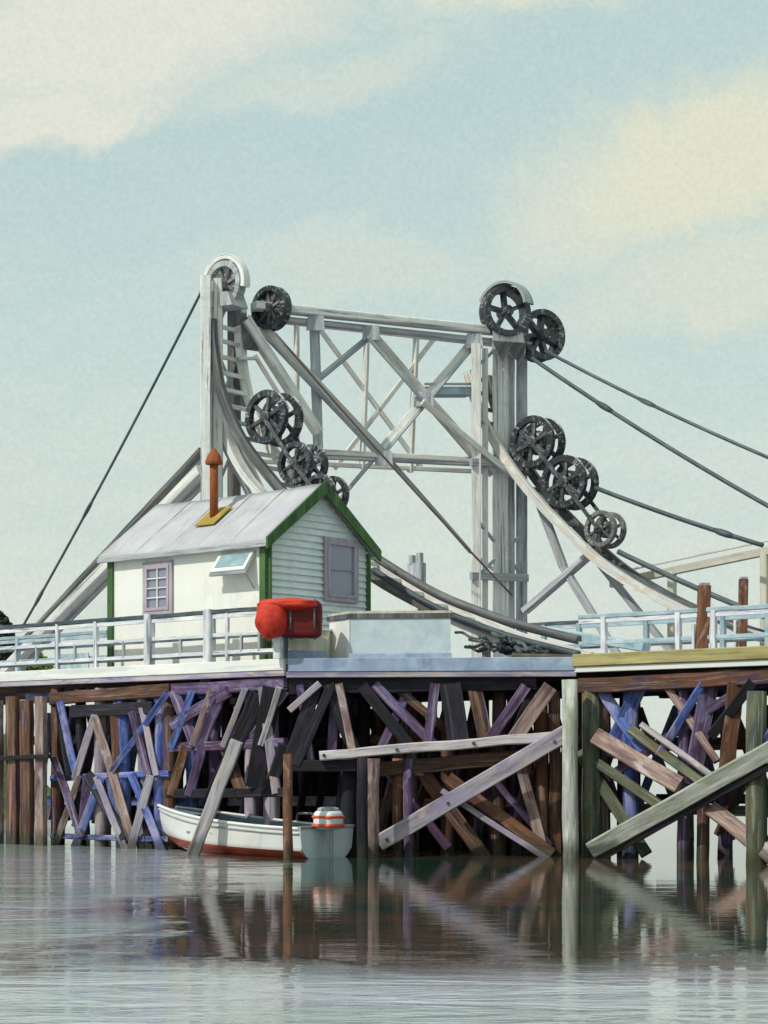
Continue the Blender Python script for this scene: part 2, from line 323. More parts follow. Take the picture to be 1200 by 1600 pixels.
def smooth_curve(ps, n=8):
    out = []
    for i in range(len(ps) - 1):
        p0, p1, p2, p3 = ps[max(i - 1, 0)], ps[i], ps[i + 1], ps[min(i + 2, len(ps) - 1)]
        for k in range(n):
            t_ = k / n; out.append(.5 * ((2 * p1) + (p2 - p0) * t_ + (2 * p0 - 5 * p1 + 4 * p2 - p3) * t_**2 + (3 * p1 - p0 - 3 * p2 + p3) * t_**3))
    out.append(ps[-1]); return out
def sweep_rect(pts, w_, h_, side, m, name, par):
    b_ = MB(); n = len(pts); acc = 0; base = 0
    for i, p_ in enumerate(pts):
        t_ = (pts[min(i + 1, n - 1)] - pts[max(i - 1, 0)]).normalized(); up = side.cross(t_).normalized()
        for a_, c_ in ((-w_, -h_), (w_, -h_), (w_, h_), (-w_, h_)): b_.v.append(p_ + side * a_ / 2 + up * c_ / 2)
        if i:
            l_ = (p_ - pts[i - 1]).length
            for j in range(4):
                j2 = (j + 1) % 4; b_.face(((i - 1) * 4 + j, (i - 1) * 4 + j2, i * 4 + j2, i * 4 + j), [(j * .25, acc), (j * .25 + .25, acc), (j * .25 + .25, acc + l_), (j * .25, acc + l_)])
            acc += l_
    b_.face((3, 2, 1, 0), [(0, 0)] * 4); b_.face(tuple((n - 1) * 4 + j for j in range(4)), [(0, 0)] * 4)
    return b_.build(name, m, par)

# ------------------------------------------------------------------ setting: water, bank, hill
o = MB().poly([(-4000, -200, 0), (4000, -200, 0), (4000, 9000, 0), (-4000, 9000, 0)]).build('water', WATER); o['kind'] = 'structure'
def terrain(name, x0, x1, y0, y1, fn, m, n=60):
    b = MB()
    for j in range(n + 1):
        for i in range(n + 1):
            x = x0 + (x1 - x0) * i / n; y = y0 + (y1 - y0) * j / n; b.v.append(V((x, y, fn(x, y))))
    for j in range(n):
        for i in range(n):
            a = j * (n + 1) + i; q = (a, a + 1, a + n + 2, a + n + 1)
            b.face(q, [(b.v[t].x, b.v[t].y + b.v[t].z) for t in q], True)
    o = b.build(name, m); o['kind'] = 'structure'; return o
from mathutils import noise as mn
def sstep(a, b, x): t = max(0, min(1, (x - a) / (b - a))); return t * t * (3 - 2 * t)
def bank_h(x, y):
    e = sstep(-6.5, -4, x) * (1 - sstep(3.5, 6.5, x)) * sstep(45, 48, y) * (1 - sstep(53, 56, y))
    return -.6 + e * (2.75 + .5 * mn.noise(V((x * .5, y * .5, 3)))) + .25 * mn.noise(V((x * 1.7, y * 1.7, 0))) * e
terrain('mud_bank', -8, 8, 44, 57, bank_h, MUD, 90)
def hill_h(x, y):
    e = (1 - sstep(-16.4, -11.2, x)) * sstep(58, 64, y) * (1 - sstep(74, 84, y)) * sstep(-34, -24, x)
    return -.6 + e * (4.6 + .5 * mn.noise(V((x * .3, y * .3, 9)))) + .15 * mn.noise(V((x, y, 1)))
HILL = mat('grassy_bank', (.08, .13, .03), (.28, .36, .1), (.16, .14, .08), scale=(1.5, 1.5), contrast=.5, bump=.4, rough=.9)
terrain('grassy_bank', -34, -10, 57, 85, hill_h, HILL, 60)

# ------------------------------------------------------------------ wharf deck
ZT, ZB = 4.05, 3.72
E = V((-.75, .661, 0)); Nn = V((.661, .75, 0))              # along the roadway to the left, across it to the back
B = V((-2.0, 39.5, 0)); A = B + E * 16; Cc = V((3.9, 39.0, 0)); D = V((11.0, 32.6, 0))
Lp, Mp, Rp = Wall(B, A), Wall(B, Cc), Wall(Cc, D)
def front(px, py, off=0.0):
    wl = Lp if px < 448 else (Mp if px < 900 else Rp); return wl(px, py, off)
wharf = thing('wharf_deck', (0, 45, ZB), 'long timber wharf deck with white, blue and ochre edge boards carrying the bridge machinery', 'wharf deck')
outline = [A, B, Cc, D, V((19, 41.7, 0)), V((-5, 62.5, 0))]
dk = MB().prism([V((p.x, p.y, ZB + .22)) + V((0, 0, 0)) for p in outline], (0, 0, .11)); dk.build('decking', W['lilac'], wharf)
for k in range(9):                                          # stringers below the planks
    t = .22 + .72 * k / 8
    p = (A + E * -.3).lerp(V((-5, 62.5, 0)) + E * -.5, t * .93 + .03); q = D.lerp(V((19, 41.7, 0)), t * .93 + .03)
    bm('stringer', (p.x + .3, p.y, ZB + .06), (q.x - .3, q.y, ZB + .06), .22, W['black'] if k % 2 else W['brown'], wharf, .3, .01)
def fascia(p, q, z0, z1, m, out=.04, name='edge_board', th=.08):
    d = (q - p).normalized(); n = V((d.y, -d.x, 0)); n = n if n.y < 0 else -n
    bm(name, p + n * out + V((0, 0, (z0 + z1) / 2)), q + n * out + V((0, 0, (z0 + z1) / 2)), th, m, wharf, z1 - z0, 0, (0, 0, 1)).data
fascia(A, B + E * .02, ZB + .1, ZT + .004, P_CLEAN); fascia(A, B + E * .02, ZB - .02, ZB + .096, W['lilac'], .02)
fascia(B + V((.03, 0, 0)), Cc, ZB + .06, ZT + .006, P_BLUE); fascia(B, Cc, ZB - .06, ZB + .056, W['lilac'], .02)
fascia(Cc, D, ZB + .14, ZT + .06, P_YEL, .06, 'ochre_edge_beam', .12); fascia(Cc, D, ZB + .02, ZB + .136, P_CLEAN, .03)

# ------------------------------------------------------------------ trestle
def pile(name, x, y, ztop, r, m, parent, lean=(0, 0)):
    n = 7; pts = []
    for i in range(n + 1):
        t = i / n; z = -1.2 + (ztop + 1.2) * t
        pts.append((x + lean[0] * (t - .3) + random.uniform(-1, 1) * .015, y + lean[1] * (t - .3) + random.uniform(-1, 1) * .015, z))
    return MB().tube(pts, r * 1.1, 10, r * .92, jit=.05).build(name, m, parent)
def frame_row(label, p, q, npile, mats, zt=ZB - .05, cap_m=None, wr=.13, group='timber frames carrying the wharf', braces=True, rail=True, cat='trestle frame'):
    t = thing('trestle_frame', (p.x, p.y, 0), label, cat, group)
    d = q - p
    mc = lambda: W[random.choice(mats)]
    bm('cap_beam', p + V((0, 0, zt - .13)), q + V((0, 0, zt - .13)), .26, W[cap_m or random.choice(mats)], t, .26, .012)
    npile += 1 if p.x > 4 else 2
    xs = [p + d * ((i + .5 + random.uniform(-.12, .12)) / npile) for i in range(npile)]
    for a in xs: pile('pile', a.x, a.y, zt - .26, random.uniform(wr * .85, wr * 1.2), mc(), t, (random.uniform(-.15, .15), 0))
    nrm = V((d.y, -d.x, 0)).normalized(); nrm = nrm if nrm.y < 0 else -nrm
    if rail:
        for z in (2.35, 1.0):
            z += random.uniform(-.15, .15)
            bm('wale', p + nrm * .19 + V((0, 0, z)), q + nrm * .19 + V((0, 0, z + random.uniform(-.1, .1))), .1, mc(), t, .22, .01)
    if braces:
        for i in range(npile - 1):
            a, b = xs[i], xs[i + 1]; lo, hi = random.uniform(.2, .5), random.uniform(3.0, 3.4)
            if random.random() < .95: bm('cross_brace', a + nrm * .27 + V((0, 0, lo)), b + nrm * .27 + V((0, 0, hi)), .08, mc(), t, .26, .012)
            if random.random() < .8: bm('cross_brace', a - nrm * .2 + V((0, 0, hi)), b - nrm * .2 + V((0, 0, lo)), .08, mc(), t, .26, .012)
    return t
# back rows first
def lrow(off, a=0.0, b=13.0): return B + Nn * off + E * b, B + Nn * off + E * a
p, q = lrow(2.8, 5.2, 12); frame_row('second timber frame back behind the blue stained front posts at left', p, q, 6, ['blue', 'violet', 'lilac', 'black'])
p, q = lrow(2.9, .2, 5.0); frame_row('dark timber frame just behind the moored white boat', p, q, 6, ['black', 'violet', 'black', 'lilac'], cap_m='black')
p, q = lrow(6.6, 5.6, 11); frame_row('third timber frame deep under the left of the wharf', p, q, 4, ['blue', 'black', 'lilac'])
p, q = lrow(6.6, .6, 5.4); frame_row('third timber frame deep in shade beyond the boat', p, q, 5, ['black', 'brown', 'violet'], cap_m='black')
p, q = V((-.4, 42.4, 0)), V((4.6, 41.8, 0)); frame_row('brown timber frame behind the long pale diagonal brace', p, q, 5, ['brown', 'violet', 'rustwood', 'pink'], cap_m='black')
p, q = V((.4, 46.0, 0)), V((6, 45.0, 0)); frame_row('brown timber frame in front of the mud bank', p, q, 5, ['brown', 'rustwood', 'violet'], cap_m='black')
p, q = V((4.9, 41.6, 0)), V((10.2, 37.0, 0)); frame_row('green brown timber frame behind the pale diagonal at far right', p, q, 5, ['green', 'violet', 'blue', 'brown'], cap_m='blue')
p, q = V((6.5, 45.0, 0)), V((12.2, 40.2, 0)); frame_row('rearmost violet timber frame under the right of the wharf', p, q, 5, ['violet', 'blue', 'green'])
# front left: blue stained frame with crooked bracing
t = thing('trestle_frame', Lp(170, 1300), 'blue stained front timber frame with dark horizontal beam beside the brown sheet piles', 'trestle frame', 'timber frames carrying the wharf')
def fb(name, x0, y0, x1, y1, w, m, par, off=0.0, h=None, th=None):
    a, b = front(x0, y0, off), front(x1, y1, off)
    return bm(name, a, b, th or .14, W[m], par, w, .012, up=None) if False else MB().beam(a, b, w, th or .14, (0, -1, .01), .012).build(name, W[m], par)
def fp(x, y0, r, m, par, off=0.0, x1=None, name='pile'):
    a = front(x, y0, off); b = front(x if x1 is None else x1, HOR + 10, off); b.z = -1.2
    n = 6; pts = [b.lerp(a, i / n) + V((random.uniform(-1, 1) * .014, 0, 0)) for i in range(n + 1)]
    return MB().tube(pts, r * 1.08, 10, r, jit=.05).build(name, W[m], par)
for x, r, m in ((90, .15, 'brown'), (126, .12, 'black'), (158, .15, 'lilac'), (194, .17, 'blue'), (224, .13, 'lilac'), (252, .15, 'blue')):
    fp(x, 1075, r, m, t, .28)
fb('cap_beam', 80, 1092, 268, 1078, .28, 'brown', t, .05)
fb('dark_wale', 112, 1112, 240, 1106, .28, 'black', t, .0)
fb('wale', 82, 1216, 266, 1208, .14, 'blue', t, .1); fb('wale', 82, 1306, 266, 1312, .12, 'blue', t, .1)
for x0, y0, x1, y1, w_, m, of in ((148, 1118, 206, 1312, .2, 'pink', -.1), (94, 1096, 120, 1216, .17, 'blue', -.1), (118, 1216, 148, 1118, .16, 'lilac', -.14), (104, 1355, 160, 1214, .2, 'blue', -.12),
        (136, 1210, 196, 1310, .24, 'black', -.16), (150, 1214, 206, 1352, .15, 'lilac', -.22), (198, 1352, 236, 1212, .19, 'lilac', -.16), (206, 1112, 232, 1212, .18, 'violet', -.12),
        (84, 1184, 128, 1308, .18, 'violet', -.18), (170, 1212, 262, 1082, .14, 'blue', -.1), (206, 1210, 262, 1350, .18, 'blue', -.1), (84, 1330, 124, 1212, .15, 'pink', -.1),
        (180, 1118, 184, 1212, .2, 'brown', .02), (108, 1218, 90, 1096, .14, 'black', -.05), (186, 1310, 170, 1214, .16, 'blue', .0), (244, 1212, 222, 1106, .14, 'lilac', -.06), (128, 1310, 136, 1216, .2, 'violet', .0), (238, 1350, 216, 1216, .15, 'black', .1)):
    fb('cross_brace', x0, y0, x1, y1, w_, m, t, of, th=.09)
# violet and tarred front frame over the boat
t = thing('trestle_frame', Lp(360, 1300), 'violet and tar black front timber frame above the moored white boat', 'trestle frame', 'timber frames carrying the wharf')
fb('cap_beam', 268, 1078, 446, 1068, .26, 'violet', t, .1)
fb('wale', 266, 1168, 446, 1160, .2, 'violet', t, .08); fb('dark_wale', 262, 1240, 446, 1238, .2, 'black', t, .06)
for x0, y0, x1, y1, w_, m, of in ((272, 1080, 306, 1168, .24, 'violet', .05), (350, 1076, 312, 1168, .24, 'violet', .0), (268, 1132, 356, 1080, .24, 'violet', -.05), (318, 1164, 296, 1243, .2, 'violet', .0),
        (404, 1085, 330, 1252, .34, 'black', -.1), (426, 1074, 398, 1230, .4, 'black', -.02), (384, 1076, 348, 1166, .13, 'lilac', -.12), (410, 1074, 432, 1240, .2, 'lilac', .0), (446, 1080, 385, 1164, .18, 'violet', .12),
        (330, 1078, 300, 1164, .13, 'pink', -.1), (290, 1164, 268, 1242, .2, 'rustwood', .0), (350, 1162, 380, 1245, .26, 'brown', .2), (436, 1074, 408, 1164, .12, 'pale', -.12), (444, 1164, 420, 1240, .26, 'black', .0), (300, 1080, 268, 1168, .15, 'blue', -.12)):
    fb('cross_brace', x0, y0, x1, y1, w_, m, t, of, th=.12)
for x, r, m, of in ((266, .15, 'brown', .35), (300, .13, 'blue', 1.1), (336, .13, 'violet', 1.2), (392, .14, 'lilac', 1.2), (424, .17, 'lilac', 1.25)): fp(x, 1070, r, m, t, of)
# middle front frame: black top beam, bleached wale, long pale diagonal
t = thing('trestle_frame', Mp(700, 1300), 'brown front timber frame with bleached horizontal wale and long pale diagonal brace', 'trestle frame', 'timber frames carrying the wharf')
fb('cap_beam', 452, 1072, 838, 1064, .36, 'black', t, .18)
fb('bleached_wale', 500, 1181, 872, 1150, .2, 'pale', t, -.12, th=.2)
fb('dark_wale', 450, 1196, 556, 1196, .24, 'black', t, -.02)
fb('dark_wale', 560, 1204, 850, 1180, .3, 'brown', t, .16)
fb('pale_diagonal', 592, 1318, 885, 1146, .34, 'lilac', t, -.3, th=.16)
fb('cross_brace', 700, 1215, 862, 1335, .26, 'rustwood', t, .1)
fb('cross_brace', 690, 1235, 858, 1345, .12, 'lilac', t, -.06)
fb('cross_brace', 765, 1210, 860, 1322, .14, 'violet', t, .3)
for x0, y0, x1, y1, w_, m, of in ((565, 1072, 640, 1165, .24, 'black', -.02), (585, 1070, 680, 1165, .2, 'violet', .12), (716, 1160, 704, 1068, .44, 'black', .02), (680, 1068, 668, 1164, .2, 'violet', .04),
        (762, 1158, 822, 1072, .22, 'violet', .0), (800, 1158, 860, 1072, .3, 'pink', -.06), (494, 1070, 452, 1190, .28, 'black', -.0), (512, 1070, 556, 1178, .26, 'black', 0.04), (462, 1196, 516, 1076, .2, 'black', -.06),
        (530, 1068, 552, 1176, .16, 'pink', -.05), (700, 1325, 600, 1200, .18, 'violet', .4), (615, 1072, 720, 1160, .18, 'brown', .3), (452, 1110, 500, 1068, .14, 'lilac', -.1), (524, 1070, 518, 1180, .2, 'violet', .2),
        (468, 1070, 486, 1190, .16, 'violet', .15), (740, 1072, 760, 1160, .3, 'brown', .2), (640, 1072, 596, 1170, .2, 'violet', .3), (836, 1072, 800, 1160, .2, 'black', .3), (866, 1080, 868, 1340, .24, 'brown', .5), (655, 1200, 760, 1345, .3, 'brown', .5), (812, 1190, 850, 1330, .22, 'pink', .25)):
    fb('cross_brace', x0, y0, x1, y1, w_, m, t, of, th=.12)
for x, r, m, of in ((545, .16, 'black', .35), (580, .17, 'pink', -.3), (622, .12, 'rustwood', .3), (638, .10, 'violet', .1), (700, .14, 'brown', .8), (780, .15, 'brown', .6), (845, .14, 'rustwood', .5)): fp(x, 1185 if x < 640 else 1080, r, m, t, of)
# right front frame
t = thing('trestle_frame', Rp(1000, 1300), 'green stained front timber frame with pale pink braces and long bleached diagonal at far right', 'trestle frame', 'timber frames carrying the wharf')
fb('cap_beam', 905, 1072, 1290, 1052, .3, 'brown', t, .1)
fb('bleached_diagonal', 925, 1328, 1262, 1140, .34, 'greenpale', t, -.25, th=.16)
fb('dark_brace', 940, 1340, 1262, 1165, .14, 'black', t, -.1, th=.16)
fb('cross_brace', 930, 1150, 1062, 1228, .34, 'pink', t, .0)
fb('cross_brace', 985, 1140, 1098, 1222, .2, 'green', t, .1)
fb('cross_brace', 1003, 1132, 1112, 1212, .12, 'pale', t, -.05)
fb('cross_brace', 1110, 1262, 1262, 1385, .3, 'pink', t, .1)
fb('cross_brace', 930, 1190, 1035, 1262, .2, 'green', t, .2)
for x0, y0, x1, y1, w_, m, of in ((950, 1215, 1170, 1068, .17, 'violet', .3), (1108, 1066, 1082, 1225, .34, 'violet', .25), (1030, 1180, 1100, 1066, .16, 'blue', .1), (1176, 1066, 1110, 1150, .2, 'black', .02), (1150, 1066, 1134, 1215, .3, 'rustwood', .1),
        (935, 1072, 1010, 1180, .24, 'blue', .35), (1000, 1070, 950, 1180, .3, 'blue', .4), (1040, 1070, 1120, 1190, .14, 'pink', .2), (905, 1175, 1010, 1335, .24, 'green', .3), (1250, 1070, 1180, 1190, .22, 'blue', .2)):
    fb('cross_brace', x0, y0, x1, y1, w_, m, t, of, th=.12)
for x, r, m, of in ((925, .2, 'green', .25), (945, .12, 'brown', .5), (985, .16, 'blue', .5), (1068, .12, 'violet', .35), (1182, .2, 'green', .15), (1098, .12, 'brown', .6), (1235, .16, 'green', .3)): fp(x, 1080, r, m, t, of)

for tt, pts_ in (('trestle_frame', ((604, 1311, -.39), (700, 1255, -.39), (866, 1158, -.39))), ('trestle_frame', ((506, 1180, -.24), (620, 1171, -.24), (740, 1161, -.24)))):
    par = [o_ for o_ in bpy.data.objects if o_.name.startswith('trestle_frame') and 'label' in o_ and 'bleached horizontal' in o_['label']][0]
    for x_, y_, of in pts_:
        c_ = front(x_, y_, of); MB().lathe(c_, V((0, -1, 0)), [(-.03, .035), (.02, .035), (.025, .0)], 8).build('bolt', IRON, par)
# free standing members
def lone(name, pts, r, m, label, cat, jit=.05, group=None, rect=None):
    b = MB()
    if rect: b.beam(pts[0], pts[-1], rect[0], rect[1], (0, -1, .01), .012)
    else: b.tube(pts, r, 10, r * .92, jit=jit)
    return tag(b.build(name, W[m] if isinstance(m, str) else m, None, pts[0]), label, cat, group)
def under(p, z=-1.2): return V((p.x, p.y, z))
def vpost(px, ytop, d, r, m, name, label, cat, group=None):
    a = PX(px, ytop, d); b = under(a); pts = [b.lerp(a, i / 7) + V((random.uniform(-1, 1) * .012, 0, 0)) for i in range(8)]
    return lone(name, pts, r, m, label, cat, group=group)
a = PX(370, 1158, 39.3); b = PX(300, 1340, 39.6); b = b + (b - a) * .35
lone('leaning_pole', [b, a], .13, 'pale', 'bleached pole leaning against the dark timbers in front of the boat bow', 'pole', rect=(.26, .2))
vpost(450, 1178, 37.7, .1, 'rustwood', 'mooring_pile', 'thin brown pile standing in front of the boat beside its pale blue transom', 'pile')
vpost(891, 1062, 38.5, .17, 'greenpale', 'corner_pile', 'tall bleached green pile dividing the middle trestle frame from the right one', 'pile')
vpost(566, 1182, 38.3, .12, 'black', 'fender_pile', 'dark fender pile just right of the boat stern', 'pile')
# brown sheet piles at far left
t = thing('sheet_pile_wall', Lp(30, 1300, -.9), 'row of broad pinkish brown vertical planks rising from the water at the left edge', 'pile wall')
for i, (x, wd, m) in enumerate(((-34, 26, 'brown'), (-6, 27, 'pink'), (20, 24, 'brown'), (42, 24, 'brown'), (64, 19, 'pink'))):
    a = Lp(x, 1088 + (i % 2) * 6, -.7 - .03 * (i % 2)); b = under(a)
    MB().beam(b, a, wd / F * 46, .16, (-.66, -.75, 0), .012).build('plank', W[m], t)
bm('wale', Lp(-40, 1186, -.9), Lp(78, 1182, -.9), .08, W['black'], t, .1, .01)

# ------------------------------------------------------------------ control hut
O = V((-2.53, 41.0, ZT)); UX, UY, UZ = E.copy(), Nn.copy(), V((0, 0, 1)); LH, WH, HW, RISE = 5.1, 3.28, 2.62, 1.26
def H(x, y, z): return O + UX * x + UY * y + UZ * z
hut = thing('bridge_hut', H(LH / 2, WH / 2, 0), 'small white bridge tender hut with grey roof and green trim on the wharf', 'hut')
MB().prism([H(0, 0, 0), H(LH, 0, 0), H(LH, 0, HW), H(0, 0, HW)], UY * .1).build('long_wall', HWALL, hut)
MB().prism([H(LH, WH - .1, 0), H(0, WH - .1, 0), H(0, WH - .1, HW), H(LH, WH - .1, HW)], UY * .1).build('back_wall', HWALL, hut)
MB().prism([H(LH - .1, .1, 0), H(LH - .1, WH - .1, 0), H(LH - .1, WH - .1, HW), H(LH - .1, WH / 2, HW + RISE), H(LH - .1, .1, HW)], UX * .098).build('far_gable_wall', HWALL, hut)
MB().prism([H(.03, .1, 0), H(.03, WH - .1, 0), H(.03, WH - .1, HW), H(.03, WH / 2, HW + RISE - .02), H(.03, .1, HW)], UX * .1).build('gable_wall', HSIDE, hut)
sd_ = MB(); z = 0.0
while z < HW + RISE - .1:
    z2 = z + .15
    def ex(zz):
        k = 0 if zz <= HW else (zz - HW) / RISE * WH / 2
        return k + .02, WH - k - .02
    a0, a1 = ex(z); b0, b1 = ex(z2)
    if b1 - b0 > .05:
        sd_.poly([H(-.035, a0, z), H(-.035, a1, z), H(.026, b1, z2 + .01), H(.026, b0, z2 + .01)][::-1])
        sd_.poly([H(.03, a0, z), H(.03, a1, z), H(-.035, a1, z), H(-.035, a0, z)][::-1])
    z = z2
sd_.build('clapboards', HSIDE, hut)
ov, oe = .2, .15
def roof_side(sgn):
    y0 = -oe if sgn < 0 else WH + oe; dz = -oe * RISE / (WH / 2)
    z0 = HW + dz + .02; zr = HW + RISE + .02
    n = 14; m_ = MB(); th = .09
    pts = [[H(-ov + (LH + 2 * ov) * i / n, y0 + (WH / 2 - y0) * j / 8, z0 + (zr - z0) * j / 8 - .035 * math.sin(math.pi * i / n) + random.uniform(-.006, .006)) for j in range(9)] for i in range(n + 1)]
    for lay in (0, 1):
        base = len(m_.v)
        for r_ in pts:
            for p_ in r_: m_.v.append(p_ + V((0, 0, th if lay else 0)))
        for i in range(n):
            for j in range(8):
                q = (base + i * 9 + j, base + (i + 1) * 9 + j, base + (i + 1) * 9 + j + 1, base + i * 9 + j + 1)
                uv = [(a_ * .4, b_ * .27) for a_, b_ in ((i, j), (i + 1, j), (i + 1, j + 1), (i, j + 1))]
                m_.face(q, uv, True)
    NB = (n + 1) * 9
    edge = [(i, 0) for i in range(n + 1)] + [(n, j) for j in range(1, 9)] + [(i, 8) for i in range(n - 1, -1, -1)] + [(0, j) for j in range(7, 0, -1)]
    for k in range(len(edge)):
        a_, b_ = edge[k], edge[(k + 1) % len(edge)]; ia, ib = a_[0] * 9 + a_[1], b_[0] * 9 + b_[1]
        m_.face((ia, ib, ib + NB, ia + NB), [(k, 0), (k + 1, 0), (k + 1, .1), (k, .1)])
    return m_.build('roof', ROOF, hut)
rf = roof_side(-1); roof_side(1)
for k in range(1, 5):
    x_ = LH * k / 5; sm_ = MB(); sg_ = .035 * math.sin(math.pi * (x_ + ov) / (LH + 2 * ov))
    sm_.beam(H(x_, -oe + .02, HW - oe * RISE / (WH / 2) + .125 - sg_), H(x_, WH / 2 - .02, HW + RISE + .115 - sg_), .035, .008, UX.cross(UZ)).build('seam', ROOF, rf)
# green barge boards, corner boards
sl_ = RISE / (WH / 2)
for s_, ya, yb in ((-1, -oe - .03, WH / 2), (1, WH + oe + .03, WH / 2)):
    za = HW - oe * sl_ + .03; zb = HW + RISE + .02
    MB().prism([H(-ov - .05, ya, za - .13), H(-ov - .05, ya, za + .12), H(-ov - .05, yb, zb + .14), H(-ov - .05, yb, zb - .16)], UX * .06).build('barge_board', GREEN, hut)
bm('eaves_board', H(-ov, -oe - .02, HW - oe * sl_ - .0), H(LH + ov, -oe - .02, HW - oe * sl_ - .0), .04, P_GREY, hut, .1)
for x, y, w_ in ((-.045, .05, .16), (-.045, WH - .06, .16)): bm('corner_board', H(x, y, 0), H(x, y, HW - .05), .05, GREEN, hut, w_, up=UX)
MB().beam(H(.05, -.035, 0), H(.05, -.035, HW - .1), .17, .05, UY).build('corner_board', GREEN, hut)
MB().beam(H(LH - .09, -.035, 0), H(LH - .09, -.035, HW - .1), .18, .05, UY).build('corner_board', GREEN, hut)
HL, HG = Wall(O, O + UX), Wall(O, O + UY)
def window(wallp, ux, nrm, x0, y0, x1, y1, cols, rows, fm, name='window', shift=.02):
    a = wallp(x0, y0); b = wallp(x1, y1); c = wallp((x0 + x1) / 2, (y0 + y1) / 2)
    zt, zb = a.z, b.z; zt, zb = c.z + (y1 - y0) / 2 / F * c.y, c.z - (y1 - y0) / 2 / F * c.y
    wv = V((b.x - a.x, b.y - a.y, 0)); wd = wv.length; e = wv.normalized(); o_ = V((a.x, a.y, 0)) + nrm * shift
    q = MB(); fw = .07
    for (u0, u1, z0, z1) in ((0, fw, zb, zt), (wd - fw, wd, zb, zt), (fw, wd - fw, zt - fw, zt), (fw, wd - fw, zb, zb + fw)):
        q.prism([o_ + e * u0 + UZ * z0, o_ + e * u1 + UZ * z0, o_ + e * u1 + UZ * z1, o_ + e * u0 + UZ * z1], nrm * .06)
    wn_ = q.build(name, fm, hut)
    g_ = MB().poly([o_ + nrm * .01 + e * fw + UZ * (zb + fw), o_ + nrm * .01 + e * (wd - fw) + UZ * (zb + fw), o_ + nrm * .01 + e * (wd - fw) + UZ * (zt - fw), o_ + nrm * .01 + e * fw + UZ * (zt - fw)]).build('pane', GLASS, wn_)
    q = MB()
    for i in range(1, cols):
        u_ = fw + (wd - 2 * fw) * i / cols; q.beam(o_ + nrm * .03 + e * u_ + UZ * (zb + fw), o_ + nrm * .03 + e * u_ + UZ * (zt - fw), .035, .03, nrm)
    for i in range(1, rows):
        z_ = zb + fw + (zt - zb - 2 * fw) * i / rows; q.beam(o_ + nrm * .034 + e * fw + UZ * z_, o_ + nrm * .034 + e * (wd - fw) + UZ * z_, .03, .035, nrm)
    if q.v: q.build('glazing_bar', P_CLEAN if rows > 2 else FRAME, wn_)
    # outer casing
    q = MB(); k = .09
    for (u0, u1, z0, z1) in ((-k, -.003, zb - k, zt + k), (wd + .003, wd + k, zb - k, zt + k), (-.003, wd + .003, zt + .003, zt + k), (-.003, wd + .003, zb - k, zb - .003)):
        q.prism([o_ + e * u0 + UZ * z0, o_ + e * u1 + UZ * z0, o_ + e * u1 + UZ * z1, o_ + e * u0 + UZ * z1], nrm * .04)
    q.build('casing', fm, wn_)
    return wn_
window(HL, UX, -UY, 230, 884, 267, 954, 2, 4, FRAME)
w1 = window(HG, UY, -UX, 508, 848, 552, 934, 1, 2, FRAME, shift=.045)
# propped open hatch window under the eaves
a, b = HL(346, 858), HL(400, 855); e = (b - a); e.z = 0; wd = e.length; e.normalize()
top = V((a.x, a.y, ZT + HW - .26)); nrm = -UY
lo = top - UZ * .42 + nrm * .3
hw_ = MB(); 
hw_.prism([top, top + e * wd, lo + e * wd, lo], (nrm * .06 + UZ * .05))
hatch = hw_.build('propped_hatch', P_CLEAN, hut)
off = (nrm * .064 + UZ * .053)
MB().prism([top.lerp(lo, .14) + e * .1 + off, top.lerp(lo, .14) + e * (wd - .1) + off, top.lerp(lo, .8) + e * (wd - .1) + off, top.lerp(lo, .8) + e * .1 + off], (nrm * .006 + UZ * .005)).build('pane', mat('teal_hatch_glass', (.18, .3, .34), (.36, .5, .52), None, scale=(3, 3), bump=0, rough=.25), hatch)
bm('hatch_edge', lo - e * .03 - UZ * .01, lo + e * (wd + .03) - UZ * .01, .09, P_GREY, hatch, .07)
bm('prop', lo + e * (wd - .05), top - UZ * .75 + e * (wd - .05) + nrm * .01, .03, P_GREY, hatch)
# rusty stove pipe on mustard flashing
def on_roof(x, y): return H(x, y, HW + .11 + .02 + y * sl_ - .03)
best = None
for i in range(200):
    for j in range(40):
        p_ = on_roof(LH * i / 200, WH / 2 * j / 40); qx = 600 + p_.x / p_.y * F; qy = HOR - (p_.z - CAMZ) / p_.y * F
        dd = (qx - 334)**2 + (qy - 808)**2
        if best is None or dd < best[0]: best = (dd, LH * i / 200, WH / 2 * j / 40)
fx, fy = best[1], best[2]; fc = on_roof(fx, fy)
sp = MB().tube([fc - UZ * .1, fc + UZ * .7, fc + UZ * 1.25], .095, 16, jit=.02).build('stove_pipe', RUST, hut)
MB().lathe(fc + UZ * 1.2, UZ, [(0, .09), (0, .19), (.05, .2), (.2, .15), (.24, .12), (.36, .03), (.37, 0)], 20).build('pipe_cap', RUST, sp)
MB().prism([on_roof(fx - .32, fy - .3) + UZ * .03, on_roof(fx + .32, fy - .3) + UZ * .03, on_roof(fx + .32, fy + .26) + UZ * .03, on_roof(fx - .32, fy + .26) + UZ * .03][::1], UZ * .03).build('flashing', MUSTARD, sp)

